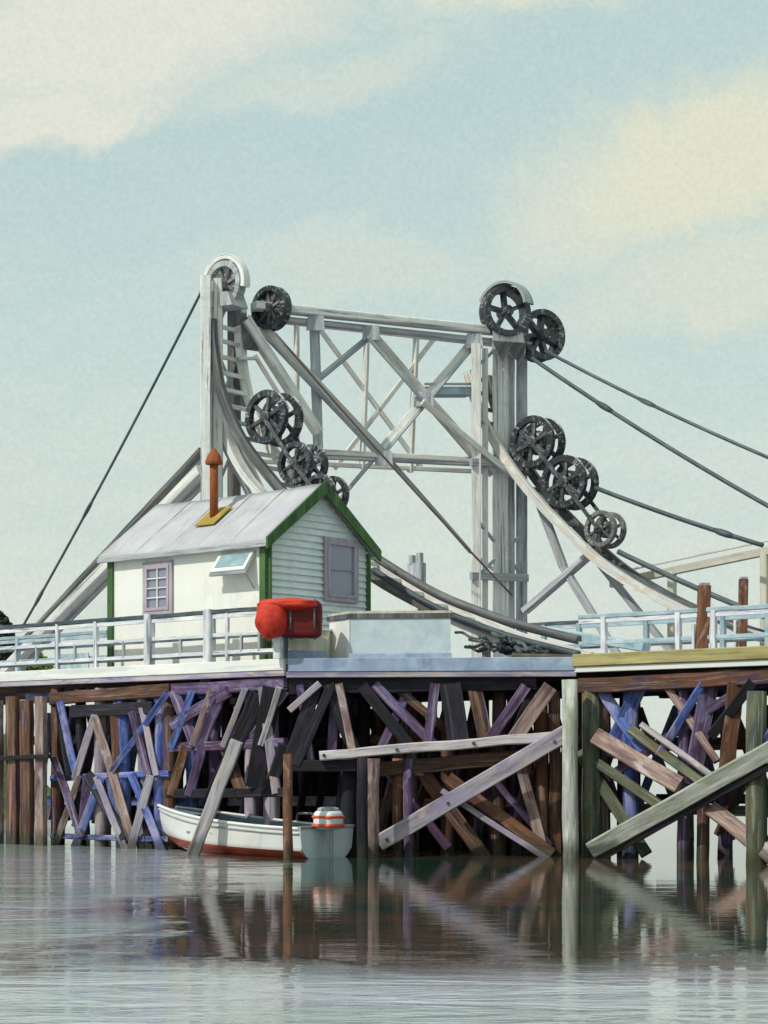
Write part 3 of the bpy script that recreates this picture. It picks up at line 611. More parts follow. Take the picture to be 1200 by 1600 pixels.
# ------------------------------------------------------------------ railings
def railing(label, pts, posts, h, mt, mp_, nb, group=None, z0=ZT, mids=(.55, .2), name='railing', mm=None, wd=.1):
    t = thing(name, pts[0] + V((0, 0, z0)), label, 'railing', group)
    mm = mm or mp_
    for a, b in zip(pts, pts[1:]):
        bm('top_rail', a + UZ * (z0 + h), b + UZ * (z0 + h), .09, mt, t, .09, .006)
        bm('top_rail', a + UZ * (z0 + h - .1), b + UZ * (z0 + h - .1), .05, mp_, t, .09)
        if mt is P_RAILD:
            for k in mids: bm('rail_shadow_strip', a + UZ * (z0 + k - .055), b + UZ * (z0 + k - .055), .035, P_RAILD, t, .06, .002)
        for k in mids: bm('mid_rail', a + UZ * (z0 + k), b + UZ * (z0 + k), .05, mm, t, .08, .004)
    for p_, w_ in posts: bm('post', p_ + UZ * z0, p_ + UZ * (z0 + h + (.06 if w_ > .13 else -.02)), w_, mp_, t, w_, .003)
    for p_ in nb: bm('baluster', p_ + UZ * (z0 + mids[-1]), p_ + UZ * (z0 + mids[0]), .06, P_GREY, t)
    return t
def onL(px): d = line_d(B, A, px); return V(((px - 600) / F * d, d, 0)) + Nn * .1
pr = [(onL(x), w_) for x, w_ in ((-40, .14), (85, .1), (145, .1), (228, .2), (322, .22), (350, .08))]
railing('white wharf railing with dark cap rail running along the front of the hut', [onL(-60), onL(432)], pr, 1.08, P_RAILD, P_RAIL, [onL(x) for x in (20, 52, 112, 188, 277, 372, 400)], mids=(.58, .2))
ps = onL(434) - Nn * .42 * 0 + V((-.02, -.34, 0)); t = thing('end_post', ps + UZ * ZT, 'thick white end post of the wharf railing below the red canvas bundle', 'post')
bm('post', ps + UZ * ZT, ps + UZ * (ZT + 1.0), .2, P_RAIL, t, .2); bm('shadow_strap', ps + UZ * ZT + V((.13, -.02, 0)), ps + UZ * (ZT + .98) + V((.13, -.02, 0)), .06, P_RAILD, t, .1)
# far-side railing at left, teal white
def far_row(px, d0=None): 
    a = B + Nn * 3.2; d = line_d(a, a + E, px); return V(((px - 600) / F * d, d, 0))
railing('pale teal railing on the far side of the walkway at the left edge', [far_row(-60), far_row(168)], [(far_row(x), .12) for x in (-20, 28, 90, 150)], 1.12, P_TEAL, P_TEAL, [], mids=(.8, .5, .2))
t = thing('board_panel', far_row(110) + UZ * ZT, 'low pale teal board panel fixed behind the left railing', 'panel')
MB().prism([far_row(92) + UZ * (ZT + .1) - Nn * .08, far_row(142) + UZ * (ZT + .1) - Nn * .08, far_row(142) + UZ * (ZT + .62) - Nn * .08, far_row(92) + UZ * (ZT + .62) - Nn * .08], Nn * .03).build('panel_board', P_TEAL, t)

# red canvas bundle over the rail corner
rb = thing('canvas_bundle', onL(440) + UZ * (ZT + .9), 'red canvas bundle draped over the railing end beside the hut corner', 'canvas bundle')
def blob(c, rx, ry, rz, m, name, par, ex=2.6, e=V((1, 0, 0)), n=20, wob=.05, seed=0):
    f = V((-e.y, e.x, 0)); b_ = MB(); K = n
    def sg(v_, p_): return math.copysign(abs(v_)**p_, v_)
    for i in range(K + 1):
        th = math.pi * i / K - math.pi / 2
        for j in range(2 * K):
            ph = math.pi * j / K; x_ = sg(math.cos(th), 2 / ex) * sg(math.cos(ph), 2 / ex); y_ = sg(math.cos(th), 2 / ex) * sg(math.sin(ph), 2 / ex); z_ = sg(math.sin(th), 2 / ex)
            k = 1 + wob * mn.noise(V((x_ * 2.2 + seed, y_ * 2.2, z_ * 2.2))) * 2
            b_.v.append(c + e * x_ * rx * k + f * y_ * ry * k + UZ * z_ * rz * k)
    for i in range(K):
        for j in range(2 * K):
            j2 = (j + 1) % (2 * K); b_.face((i * 2 * K + j, i * 2 * K + j2, (i + 1) * 2 * K + j2, (i + 1) * 2 * K + j), [(j * .1, i * .1), (j * .1 + .1, i * .1), (j * .1 + .1, i * .1 + .1), (j * .1, i * .1 + .1)], True)
    return b_.build(name, m, par)
blob(PX(424, 968, 39.25), .33, .3, .40, RED, 'bright_fold', rb, 2.2, seed=3)
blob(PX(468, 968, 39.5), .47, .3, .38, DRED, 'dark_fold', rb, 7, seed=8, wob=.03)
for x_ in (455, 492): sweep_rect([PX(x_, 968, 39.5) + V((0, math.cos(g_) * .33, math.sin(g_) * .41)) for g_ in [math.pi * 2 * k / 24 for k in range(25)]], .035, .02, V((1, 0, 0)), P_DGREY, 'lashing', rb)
blob(PX(450, 945, 39.35), .62, .34, .13, RED, 'top_fold', rb, 2.6, seed=5)
# ------------------------------------------------------------------ white deck locker
lk = thing('deck_locker', PX(600, 1030, 40), 'low blue white deck locker with dark edged lid right of the hut', 'locker')
la, lb = PX(516, 0, 40.6), PX(547, 0, 39.75); lc = PX(704, 0, 39.55); ld = lc + (la - lb)
bx = [V((p_.x, p_.y, ZT)) for p_ in (lb, lc, ld, la)]; ht = .84
def quad(a, b, c, d, m, name, par, th): return MB().prism([a, b, c, d], th).build(name, m, par)
q = MB().prism(bx, UZ * ht); q.build('body', P_LBLUE, lk)
MB().prism([bx[0] + UZ * .0 - V((.02, .012, 0)), bx[3] - V((.02, .012, 0)), bx[3] + UZ * ht - V((.02, .012, 0)), bx[0] + UZ * ht - V((.02, .012, 0))], V((.012, .0, 0))).build('side_panel', P_CLEAN, lk)
cx = sum((p_ for p_ in bx), V()) / 4
lid = [cx + (p_ - cx) * 1.06 for p_ in bx]
ld_ = MB().prism([V((p_.x, p_.y, ZT + ht + .004)) for p_ in lid], UZ * .1).build('lid', P_DGREY, lk)
MB().prism([V((p_.x, p_.y, ZT + ht + .108)) for p_ in [cx + (p_ - cx) * 1.03 for p_ in bx]], UZ * .05).build('lid_top', P_CREAM, ld_)
bm('plinth', bx[0] + V((-.02, -.05, .06)), bx[1] + V((.02, -.05, .06)), .06, P_BLUE, lk, .12)
# small white low cabinet between post and locker
t = thing('side_cabinet', PX(480, 1030, 40), 'low cream and pale green cabinet under the dark red canvas', 'cabinet')
c0, c1 = PX(446, 0, 39.9), PX(512, 0, 40.2)
MB().prism([V((c0.x, c0.y, ZT)), V((c1.x, c1.y, ZT)), V((c1.x, c1.y, ZT + .62)), V((c0.x, c0.y, ZT + .62))], V((.1, .5, 0))).build('body', P_CREAM, t)
MB().prism([V((c0.x - .03, c0.y - .03, ZT + .624)), V((c1.x + .03, c1.y - .03, ZT + .624)), V((c1.x + .13, c1.y + .5, ZT + .624)), V((c0.x + .07, c0.y + .5, ZT + .624))], UZ * .05).build('top', P_CLEAN, t)
MB().prism([V((c0.x + .02, c0.y - .012, ZT + .02)), V((c1.x - .02, c1.y - .012, ZT + .02)), V((c1.x - .02, c1.y - .012, ZT + .2)), V((c0.x + .02, c0.y - .012, ZT + .2))], V((0, .009, 0))).build('kick_board', P_BLUE, t)

# ------------------------------------------------------------------ towers, tracks, counterweights
TN, TF = V((-4.08, 48.0, 0)), V((3.30, 52.0, 0))
PW = Wall(TN, TF)                      # plane of the portal truss
ER = -E                                # roadway direction to the right
NT = Wall(TN + ER * .2, V((4.15, 41.5, 0)))   # plane of the near track
FT = Wall(TF, TF + V((.78, -.626, 0)))        # plane of the far track
ntd = (V((4.15, 41.5, 0)) - TN).normalized(); ntn = V((-ntd.y, ntd.x, 0)); ntn = ntn if ntn.y > 0 else -ntn
ftd = V((.78, -.626, 0)); ftn = V((.626, .78, 0))
def wheel(c, ax, r, m, name, par, m2=None, spokes=7, wd=.26, hub=True):
    wl = MB().lathe(c, ax, [(-wd / 2, r * .76), (-wd / 2, r * .98), (-wd / 2 + wd * .15, r), (-wd * .2, r * .93), (wd * .2, r * .93), (wd / 2 - wd * .15, r), (wd / 2, r * .98), (wd / 2, r * .76), (-wd / 2, r * .76)], 36).build(name, m, par)
    ax = V(ax).normalized(); a_ = ax.orthogonal().normalized(); b_ = ax.cross(a_); q = MB()
    for k in range(spokes):
        g_ = 2 * math.pi * k / spokes + .3; dr = a_ * math.cos(g_) + b_ * math.sin(g_); q.beam(c + dr * r * .16, c + dr * r * .82, r * .15, wd * .5, ax)
    q.lathe(c, ax, [(-wd * .7, 0), (-wd * .7, r * .16), (-wd * .55, r * .22), (wd * .55, r * .22), (wd * .7, r * .16), (wd * .7, 0)], 20)
    return wl, q
def spoked(c, ax, r, m, m2, name, par, **k):
    wl, q = wheel(c, ax, r, m, name, par, **k); q.build('spokes', m2, wl); return wl
def counterweight(c, ax, r, wd, label, m=IRON, m2=None):
    m2 = m2 or SPOKE
    t_ = thing('counterweight', c - UZ * r, label, 'counterweight', 'iron roller counterweights on the curved tracks')
    t_['_r'] = r; ax = V(ax).normalized()
    MB().lathe(c, ax, [(-wd * .45, r * .3), (-wd * .4, r * .42), (-wd * .2, r * .46), (0, r * .47), (wd * .2, r * .46), (wd * .4, r * .42), (wd * .45, r * .3)], 36, True).build('drum', m, t_)
    for k in (-1, 1):
        cc = c + ax * k * wd * .5; wl, q = wheel(cc, ax, r, m, 'flange', t_, spokes=6, wd=wd * .3)
        q.build('spokes', m2, wl)
    MB().tube([c - ax * wd * .8, c + ax * wd * .8], r * .13, 12).build('axle', m2, t_)
    return t_
def roller_on(curve, i, r, wd, side, label, shift=0, m=IRON, m2=None):
    p_ = curve[i]; t_ = (curve[min(i + 1, len(curve) - 1)] - curve[max(i - 1, 0)]).normalized(); up = side.cross(t_).normalized(); up = up if up.x > 0 or up.z > 0 else -up
    if up.z < 0: up = -up
    return counterweight(p_ + up * (r + .13) + t_ * shift, side, r, wd, label, m, m2)
def track(label, curve, side, gauge, m, m2, name='roller_track'):
    t_ = thing(name, curve[-1], label, 'curved track', 'curved counterweight tracks')
    for k in (-1, 1): sweep_rect([p_ + side * gauge / 2 * k for p_ in curve], .14, .24, side, m if k < 0 else m2, 'rail', t_)
    n = len(curve)
    for i in range(1, n, 2): bm('tie', curve[i] - side * (gauge / 2 + .05), curve[i] + side * (gauge / 2 + .05), .08, m2, t_, .1)
    return t_
nc = smooth_curve([NT(*p_) for p_ in ((352, 505), (357, 560), (370, 625), (398, 688), (440, 745), (505, 818), (590, 893), (680, 946), (790, 994), (905, 1026))], 5)
nts = ntn
ntk = track('near curved track dropping from the left tower behind the hut to the deck', nc, nts, 1.0, P_DGREY, P_PALE)
# inner ladder strut of near tower (parallel curve inside)
ic = smooth_curve([NT(*p_) for p_ in ((348, 640), (362, 700), (392, 752), (440, 800))], 5)
fcv = smooth_curve([FT(*p_) for p_ in ((746, 585), (762, 640), (792, 700), (838, 765), (900, 832), (968, 892), (1060, 945), (1160, 985), (1260, 1010))], 5)
fts = ftn
ftk = track('far curved track dropping from the right tower toward the right edge', fcv, fts, .9, P_PALE, P_DGREY)
for px0, py0, px1, py1, w_ in ((927, 862, 820, 955, .3), (922, 862, 1080, 1058, .2), (838, 772, 880, 885, .22), (880, 885, 985, 1056, .2)):
    bm('strut', FT(px0, py0, .1), FT(px1, py1, .1), w_, P_GREY, ftk, .16)
for px0, py0 in ((660, 940), (760, 985)):
    p_ = NT(px0, py0, 0); bm('strut', p_, V((p_.x, p_.y, ZT)), .16, P_DGREY, ntk)

def link(c0, c1, side, wd, label):
    t_ = thing('link_bar', c0, label, 'link bar', 'bars joining neighbouring roller weights')
    for k in (-1, 1): bm('bar', c0 + side * wd * k, c1 + side * wd * k, .1, SPOKE, t_, .05, up=side)
def cen(t_): return t_.location + UZ * t_['_r']
def idx(curve, px): return min(range(len(curve)), key=lambda i: abs(600 + curve[i].x / curve[i].y * F - px))
ra = roller_on(nc, idx(nc, 400), .66, .55, nts, 'large dark roller weight high on the near track above the hut roof')
rb = roller_on(nc, idx(nc, 455), .52, .55, nts, 'middle dark roller weight on the near track just behind the hut ridge')
rc = roller_on(nc, idx(nc, 492), .46, .5, nts, 'lowest dark roller weight peeping over the hut ridge')
rd = roller_on(fcv, idx(fcv, 806), .70, .5, fts, 'uppermost black roller weight on the far track beside the right tower')
rg = roller_on(fcv, idx(fcv, 862), .70, .55, fts, 'large black roller weight in the middle of the far track row')
rh = roller_on(fcv, idx(fcv, 922), .48, .45, fts, 'smallest and lowest roller weight on the far track', m=IRON2)
link(cen(ra), cen(rb), nts, .4, 'dark bars joining the high and middle roller weights of the near track')
link(cen(rb), cen(rc), nts, .38, 'dark bars joining the two lower roller weights above the hut ridge')
link(cen(rd), cen(rg), fts, .36, 'dark bars joining the upper and middle roller weights of the far track')
link(cen(rg), cen(rh), fts, .38, 'dark bars joining the largest and smallest roller weights of the far track')
for o_ in (ra, rb, rc, rd, rg, rh): del o_['_r']

# near tower
nt_t = thing('lift_tower', TN + UZ * ZT, 'tall white near tower with hooded sheave rising behind the hut', 'lift tower', 'lift towers of the bridge')
def col(px, y0, y1, wpx, m, par, off=0.0, name='leg', wl=PW, th=None):
    a_ = wl(px, y0, off); b_ = V((a_.x, a_.y, wl(px, y1, off).z)); wd = wpx / F * a_.y
    return MB().beam(b_, a_, wd, th or wd, (0, -1, 0), .004, ch=.06).build(name, m, par)
col(322, 432, 1067, 16, P_WHITE, nt_t, -.35); col(341, 436, 1067, 14, P_WHITE, nt_t, -.3)
col(331, 440, 1067, 10, P_GREY, nt_t, -.05, 'web_plate')
col(366, 470, 1067, 20, P_DGREY, nt_t, .35); col(381, 480, 640, 9, P_GREY, nt_t, .6)
for k, y_ in enumerate(range(500, 1050, 62)):
    bm('lacing', PW(345, y_, -.1), PW(368, y_ + (56 if k % 2 else -56), .2), .08, P_GREY, nt_t, .05)
# top head block and hood around the sheave
ax_s = ntn
hc = PW(352, 446, -.25)
wl0 = spoked(hc, ax_s, .6, P_GREY, IRON2, 'sheave', nt_t, spokes=8, wd=.26)
MB().lathe(hc, ax_s, [(.02, 0), (.02, .5), (.06, .5), (.06, 0)], 30).build('web', P_GREY, wl0)
hood = []
for k in range(25):
    g_ = math.pi * (-.06 + 1.06 * (k / 24)); hood.append(hc + ntd * math.cos(g_) * .68 + UZ * math.sin(g_) * .70)
sweep_rect(hood, .22, .12, ntn, P_WHITE, 'sheave_hood', nt_t)
MB().prism([hc + ntd * x_ + UZ * z_ - ntn * .3 for x_, z_ in ((-.56, -.55), (.5, -.6), (.35, -.25), (-.3, -.2))], ntn * .6).build('bearing_block', P_GREY, nt_t)
wl = spoked(PW(424, 482, -.2), ax_s, .56, IRON, IRON2, 'sheave', nt_t, spokes=9, wd=.32)
MB().lathe(PW(424, 482, -.2), ax_s, [(-.04, 0), (-.04, .46), (.04, .46), (.04, 0)], 30).build('web', IRON, wl)
for a_, b_, w_, m in (((384, 500), (497, 676), .3, P_WHITE), ((372, 560), (400, 560), .1, P_GREY), ((352, 700), (398, 790), .14, P_GREY), ((362, 668), (420, 790), .16, P_PALE), ((398, 555), (450, 640), .1, P_PALE)):
    bm('brace', PW(*a_, -.3), PW(*b_, -.3), w_, m, nt_t, w_ * .8)
sweep_rect(ic, .3, .16, nts, P_WHITE, 'curved_strut', nt_t)
MB().prism([PW(375, 500, -.3), PW(382, 545, -.3), PW(403, 548, -.3), PW(396, 505, -.3), PW(380, 488, -.3)], V((0, .1, 0))).build('gusset_plate', P_DGREY, nt_t)
# long inclined back stays to the left
for (x0, y0, x1, y1, w_, m, lab) in ((316, 703, 28, 1012, .2, P_DGREY, 'upper grey inclined stay from the near tower down to the left railing'), (318, 735, -12, 1072, .42, P_WHITE, 'lower broad white inclined girder beneath the grey stay at left')):
    d1 = line_d(TN, TN + E, x1); a_ = PX(x0, y0, 48.2); b_ = PX(x1, y1, d1)
    t = thing('inclined_girder', b_, lab, 'girder', 'inclined stays left of the near tower')
    bm('girder', a_, b_, w_, m, t, w_ * .7, .004)
    o2 = Nn * .12 - UZ * (w_ * .62)
    bm('lower_flange', a_ + o2, b_ + o2, .09, P_GREY, t, .1)

# far tower
ft_t = thing('lift_tower', TF + UZ * ZT, 'grey white far tower topped by two black spoked wheels', 'lift tower', 'lift towers of the bridge')
col(744, 538, 1062, 15, P_PALE, ft_t, -.35); col(758, 545, 1062, 9, P_WHITE, ft_t, -.1)
col(782, 545, 1062, 24, P_WHITE, ft_t, .1); col(798, 545, 1062, 12, P_GREY, ft_t, .3); col(815, 560, 1062, 17, P_GREY, ft_t, .55)
for k, y_ in enumerate(range(570, 1050, 82)): bm('lacing', PW(748, y_, -.2), PW(812, y_ + (78 if k % 2 else -60), .4), .1, P_GREY, ft_t, .06)
for y_ in (722, 900): bm('cross_beam', PW(736, y_, -.5), PW(824, y_ + 3, -.1), .12, P_GREY, ft_t, .2)
fc1, fc2 = PW(789, 488, -.5), PW(843, 525, -.3)
a2 = V((.35, -.94, 0)).normalized()
spoked(fc1, a2, .68, IRON, IRON, 'sheave', ft_t, spokes=5, wd=.45)
spoked(fc2, V((.5, -.86, 0)), .7, IRON, SPOKE, 'sheave', ft_t, spokes=7, wd=.5)
hood = [fc1 + ftd * math.cos(g_) * .78 + UZ * math.sin(g_) * .78 for g_ in [math.pi * (.05 + .8 * k / 20) for k in range(21)]]
sweep_rect(hood, .4, .07, ftn, P_GREY, 'sheave_hood', ft_t)
MB().prism([PW(768, 545, -.6), PW(820, 552, -.6), PW(826, 520, -.6), PW(770, 515, -.6)], V((.1, .8, 0))).build('bearing_block', P_WHITE, ft_t)
MB().prism([PW(770, 532, -.66), PW(824, 536, -.66), PW(812, 570, -.66), PW(796, 548, -.66), PW(785, 566, -.66)], V((0, .05, 0))).build('gusset_plate', P_DGREY, ft_t)
# ------------------------------------------------------------------ portal truss
tr = thing('portal_truss', PW(600, 715), 'white steel cross braced truss joining the tops of the two towers', 'truss')
def T(a_, b_, w_, m, name='diagonal', off=0.0, th=None): return MB().beam(PW(*a_, off), PW(*b_, off), w_, th or .14, (0, -1, .01), .004).build(name, m, tr)
bm('top_chord', PW(396, 478, -.1), PW(772, 517, -.1), .36, P_WHITE, tr, .2); bm('chord_web', PW(440, 499, .0), PW(772, 534, .0), .2, P_GREY, tr, .14)
T((470, 706), (752, 720), .14, P_PALE, 'bottom_chord', 0, .3); T((470, 713), (770, 727), .08, P_GREY, 'bottom_chord_flange', 0, .2)
T((491, 505), (497, 700), .26, P_GREY, 'vertical', .1); T((742, 530), (744, 712), .16, P_PALE, 'vertical', -.1)
T((412, 510), (612, 722), .2, P_PALE); T((404, 515), (600, 722), .08, P_GREY, 'diagonal_flange', -.1)
T((580, 522), (770, 740), .26, P_PALE, off=-.1); T((574, 526), (756, 736), .08, P_GREY, 'diagonal_flange', -.2)
T((741, 532), (592, 708), .24, P_PALE, off=.08); T((748, 532), (600, 708), .1, P_GREY, 'diagonal_flange', .0)
T((592, 708), (528, 784), .1, P_GREY); T((577, 527), (500, 590), .15, P_GREY, off=.2)
T((660, 628), (886, 812), .16, P_PALE, 'long_brace', -.5); T((612, 722), (735, 862), .1, P_GREY, 'long_brace', .3)
T((735, 862), (790, 905), .08, P_GREY, 'long_brace', .3)
for x_, y_ in ((493, 505), (580, 520), (741, 533), (600, 716), (664, 624)): 
    p_ = PW(x_, y_, -.26); MB().prism([p_ + V((-.24, 0, -.18)), p_ + V((.24, 0, -.18)), p_ + V((.2, 0, .2)), p_ + V((-.2, 0, .2))], V((0, .03, 0))).build('gusset_plate', P_GREY, tr)
bk = V((-.5, .86, 0)) * 1.3
for (a_, b_, w_) in (((612, 500), (604, 722), .14), ((690, 508), (680, 728), .15), ((500, 486), (500, 714), .12)):
    MB().beam(PW(*a_) + bk, PW(*b_) + bk, w_, .12).build('rear_vertical', P_PALE, tr)
for (a_, b_, w_) in (((420, 480), (830, 526), .2), ((420, 709), (830, 729), .12), ((530, 490), (700, 724), .09), ((720, 512), (560, 722), .09)):
    MB().beam(PW(*a_) + bk, PW(*b_) + bk, w_, .12).build('rear_chord' if w_ > .1 else 'rear_diagonal', P_PALE, tr)
ct = thing('catwalk', PW(700, 612), 'small blue grey catwalk platform inside the right half of the truss', 'catwalk')
MB().prism([PW(664, 604, .1), PW(744, 604, .1), PW(744, 616, .1), PW(664, 616, .1)], bk * .45).build('platform', P_TEAL, ct)
bm('kick_rail', PW(664, 600, .05), PW(744, 600, .05), .06, P_GREY, ct)

# ------------------------------------------------------------------ cables
def cable(label, a_, b_, r, sag=0.0, n=18, m=CABLE, knots=()):
    a_, b_ = V(a_), V(b_); pts = [a_.lerp(b_, i / n) - UZ * sag * 4 * (i / n) * (1 - i / n) for i in range(n + 1)]
    o_ = MB().tube([p_ - a_ for p_ in pts], r, 8)
    ob = MB(); ob.v = [p_ + a_ for p_ in o_.v]; ob.f, ob.uv, ob.sm = o_.f, o_.uv, o_.sm
    t_ = thing('cable', a_, label, 'cable', 'bridge cables'); ob.build('strand', m, t_)
    for k in knots:
        q = pts[int(k * n)]; dr = (b_ - a_).normalized(); MB().tube([q - dr * .3, q - dr * .1, q + dr * .1, q + dr * .3], [r, r * 1.5, r * 1.5, r]).build('clamp', m, t_)
    return t_
hl = hc - ntd * .66 + UZ * .18
cable('long thin cable from the hooded sheave down to the left railing end', hl, PX(32, 985, line_d(TN, TN + E, 32)), .035, .15, knots=(.62, .93))
def FR(px, py): return FT(px, py)
cable('top cable from the far tower wheels sagging to the right edge', PX(852, 548, 51.6), FR(1290, 752), .045, .12, knots=(.42,))
cable('second cable fanning out steeper from the far tower toward the right', PX(826, 556, 51.8), FR(1290, 840), .055, .15, knots=(.3,))
cable('third cable from the largest roller weight to the tall pale gantry post', PX(930, 762, 50.2), FR(1192, 852), .06, .05, knots=(.8,))
cable('heavy lower cable from the smallest roller weight past the brown post', PX(966, 862, 49.8), FR(1290, 1000), .07, .08)
cable('lowest dark cable following the far track down to the roadway', PX(940, 872, 50.0), PX(1290, 1030, 45.2), .06, .25)
cable('thin brown line crossing the truss from the near tower to the far tower foot', PW(430, 520, -.9), PX(800, 930, 50.5), .028, .1, m=mat('brown_cable', (.1, .07, .06), (.2, .16, .14), None))
for k, (oy, lab) in enumerate(((-14, 'upper of the two dark cables lying along the near track beside the locker'), (8, 'lower of the two dark cables lying along the near track beside the locker'))):
    pts = smooth_curve([NT(x_, y_ + oy, -.75) for x_, y_ in ((583, 882), (640, 918), (700, 950), (790, 984), (860, 1003), (905, 1014))], 5)
    t = thing('cable', pts[0], lab, 'cable', 'bridge cables'); MB().tube(pts, .07 if k else .1, 8).build('strand', P_DGREY if k == 0 else CABLE, t)
# heap of chain at the track foot
hp = thing('chain_heap', PX(800, 1030, 40.3), 'tangled dark heap of chain and rope at the foot of the near track', 'chain heap')
for k in range(10):
    x0 = random.uniform(705, 790); y0 = random.uniform(984, 1018); q = []
    x1 = x0 + random.uniform(50, 130); 
    for i in range(9):
        t_ = i / 8; yb = 955 + (x0 + (x1 - x0) * t_ - 700) * .33; yy_ = max(yb, y0 + (1022 - y0) * t_ * .8) + random.uniform(-6, 6)
        q.append(PX(min(915, x0 + (x1 - x0) * t_), min(yy_, 1026), 40.3 + random.uniform(-.5, .9)))
    MB().tube(smooth_curve(q, 3), random.uniform(.03, .055), 6).build('chain', random.choice([IRON, IRON2, P_DGREY, CABLE]), hp)
bm('bottom_bar', PX(800, 1026, 39.7), PX(912, 1028, 39.5), .14, W['green'], hp, .14, .01)

# ------------------------------------------------------------------ right side: rails, posts, gantry
def onR(px, off=0.0): d = line_d(Cc, D, px) + off; return V(((px - 600) / F * d, d, 0))
railing('blue white guard railing along the ochre edged roadway at right', [onR(905, 1.2), onR(1280, 1.2)], [(onR(x, 1.2), .12) for x in (944, 1060, 1115, 1240)], .9, P_TEAL, P_RAIL, [], mids=(.35,), mm=P_TEAL, name='guard_railing')
def onR2(px): d = line_d(Cc + Nn * 5, D + Nn * 5, px); return V(((px - 600) / F * d, d, 0))
railing('farther teal guard railing on the other side of the roadway at right', [onR2(830), onR2(1290)], [(onR2(x), .12) for x in (850, 905, 1010, 1130, 1200)], 1.15, P_RAILD, P_TEAL, [], mids=(.6,), name='guard_railing', mm=P_TEAL)
bm_ = MB().beam(PX(850, 985, 43.5), PX(1010, 1012, 41.6), .3, .2); tag(bm_.build('loose_timber', P_TEAL, None, PX(850, 985, 43.5)), 'blue grey timber sloping down behind the right guard railing', 'timber')
def bpost(px, y0, y1, d, wd, label):
    a_ = PX(px, y0, d); b_ = V((a_.x, a_.y, ZT)); a_ = a_ + V((.06, 0, 0))
    t = thing('bollard_post', b_, label, 'post', 'brown timber posts'); MB().beam(b_, a_, wd, wd, (0, -1, 0), .006).build('shaft', W['rustwood'], t)
    MB().beam(a_, a_ + UZ * .05, wd * .8, wd * .8, (0, -1, 0)).build('weathered_top', W['lilac'], t)
    bm('white_edge', b_ - V((wd * .5 + .035, 0, 0)), PX(px, y0 + 60, d) - V((wd * .5 + .035, 0, 0)), .06, P_RAIL, t)
bpost(1096, 915, 1010, 38.2, .24, 'tall brown timber post beside the ochre edge beam')
bpost(1158, 905, 950, 44.0, .2, 'smaller farther brown post near the right edge')
g_ = thing('gantry_rail', PX(1100, 1060, 47), 'pale cream overhead rail on slim posts in the right background', 'gantry', None)
GB = Wall(V((6.6, 53.0, 0)), V((10.4, 47.0, 0)))
ga = GB(955, 912); gb = GB(1270, 846); zz_ = (ga.z + gb.z) / 2
bm('beam', ga, gb, .14, P_CREAM, g_, .22); bm('beam_cap', ga + V((-.1, -.1, .25)), gb + V((0, -.1, .25)), .06, P_PALE, g_, .05)
for x_ in (1050, 1195, 1255):
    p_ = GB(x_, 880); bm('post', V((p_.x, p_.y, ZT)), V((p_.x, p_.y, ga.lerp(gb, (x_ - 955) / 315).z)), .2, P_CREAM, g_)
# low wall behind (white parapet)
# distant signal post
sg = thing('signal_post', PX(651, 1075, 54.5), 'faint grey signal post with notched head standing beyond the wharf between hut and tower', 'signal post')
b0 = PX(651, 1073, 54.5)
bm('shaft', V((b0.x, b0.y, ZT)), PX(651, 900, 54.5), .36, P_PALE, sg, .3); bm('head', PX(651, 915, 54.5), PX(651, 880, 54.5), .5, P_GREY, sg, .3)
bm('horn', PX(644, 882, 54.5), PX(644, 868, 54.5), .16, P_GREY, sg); bm('horn', PX(656, 880, 54.5), PX(656, 864, 54.5), .16, P_GREY, sg)

# ------------------------------------------------------------------ boat
bo = V((-1.17, 38.75, 0)); bd = V((-.735, .678, 0)); bs = V((.678, .735, 0))
boat = thing('motor_boat', bo + bd * 2.4, 'white open boat with red waterline stripe moored under the wharf', 'boat')
LB = 5.0
def sect(t_):          # half breadth, gunwale z, keel z
    hb = .82 * (1 - max(0, (t_ - .35) / .65)**2.3) * (1 - .06 * (1 - t_)); hb = max(hb, .015)
    gz = .60 + .38 * t_**1.8; kz = -.15 + .55 * max(0, (t_ - .6) / .4)**2.2
    return hb, gz, kz
def hullpt(t_, s_, sgn):  # s_ 0 keel .. 1 gunwale
    hb, gz, kz = sect(t_); z_ = kz + (gz - kz) * s_; y_ = hb * (min(1, s_ * 2.6)**.42) * (.88 + .12 * s_); rake = .18 * s_ * t_**4
    return bo + bd * (LB * t_ + rake) + bs * y_ * sgn + UZ * z_
def hull_strip(s0, s1, ns, nl=26, inset=0.0, t0=0.0, t1=1.0):
    b_ = MB()
    for sgn in (-1, 1):
        base = len(b_.v)
        for i in range(nl + 1):
            for j in range(ns + 1):
                t_ = t0 + (t1 - t0) * i / nl; p_ = hullpt(t_, s0 + (s1 - s0) * j / ns, sgn); b_.v.append(p_ + bs * sgn * inset)
        for i in range(nl):
            for j in range(ns):
                a_ = base + i * (ns + 1) + j; q = (a_, a_ + ns + 1, a_ + ns + 2, a_ + 1); q = q if sgn > 0 else q[::-1]
                b_.face(q, [(b_.v[k].x, b_.v[k].z) for k in q], True)
    return b_
def zs(t_, z_): hb, gz, kz = sect(t_); return (z_ - kz) / (gz - kz)
hull_strip(0, 1, 12).build('hull', HULL, boat)
hull_strip(.12, 1, 8, inset=-.05, t1=.985).build('inner_hull', GREYC, boat)
q = MB()                                             # broad red bottom paint, its upper edge follows the sheer
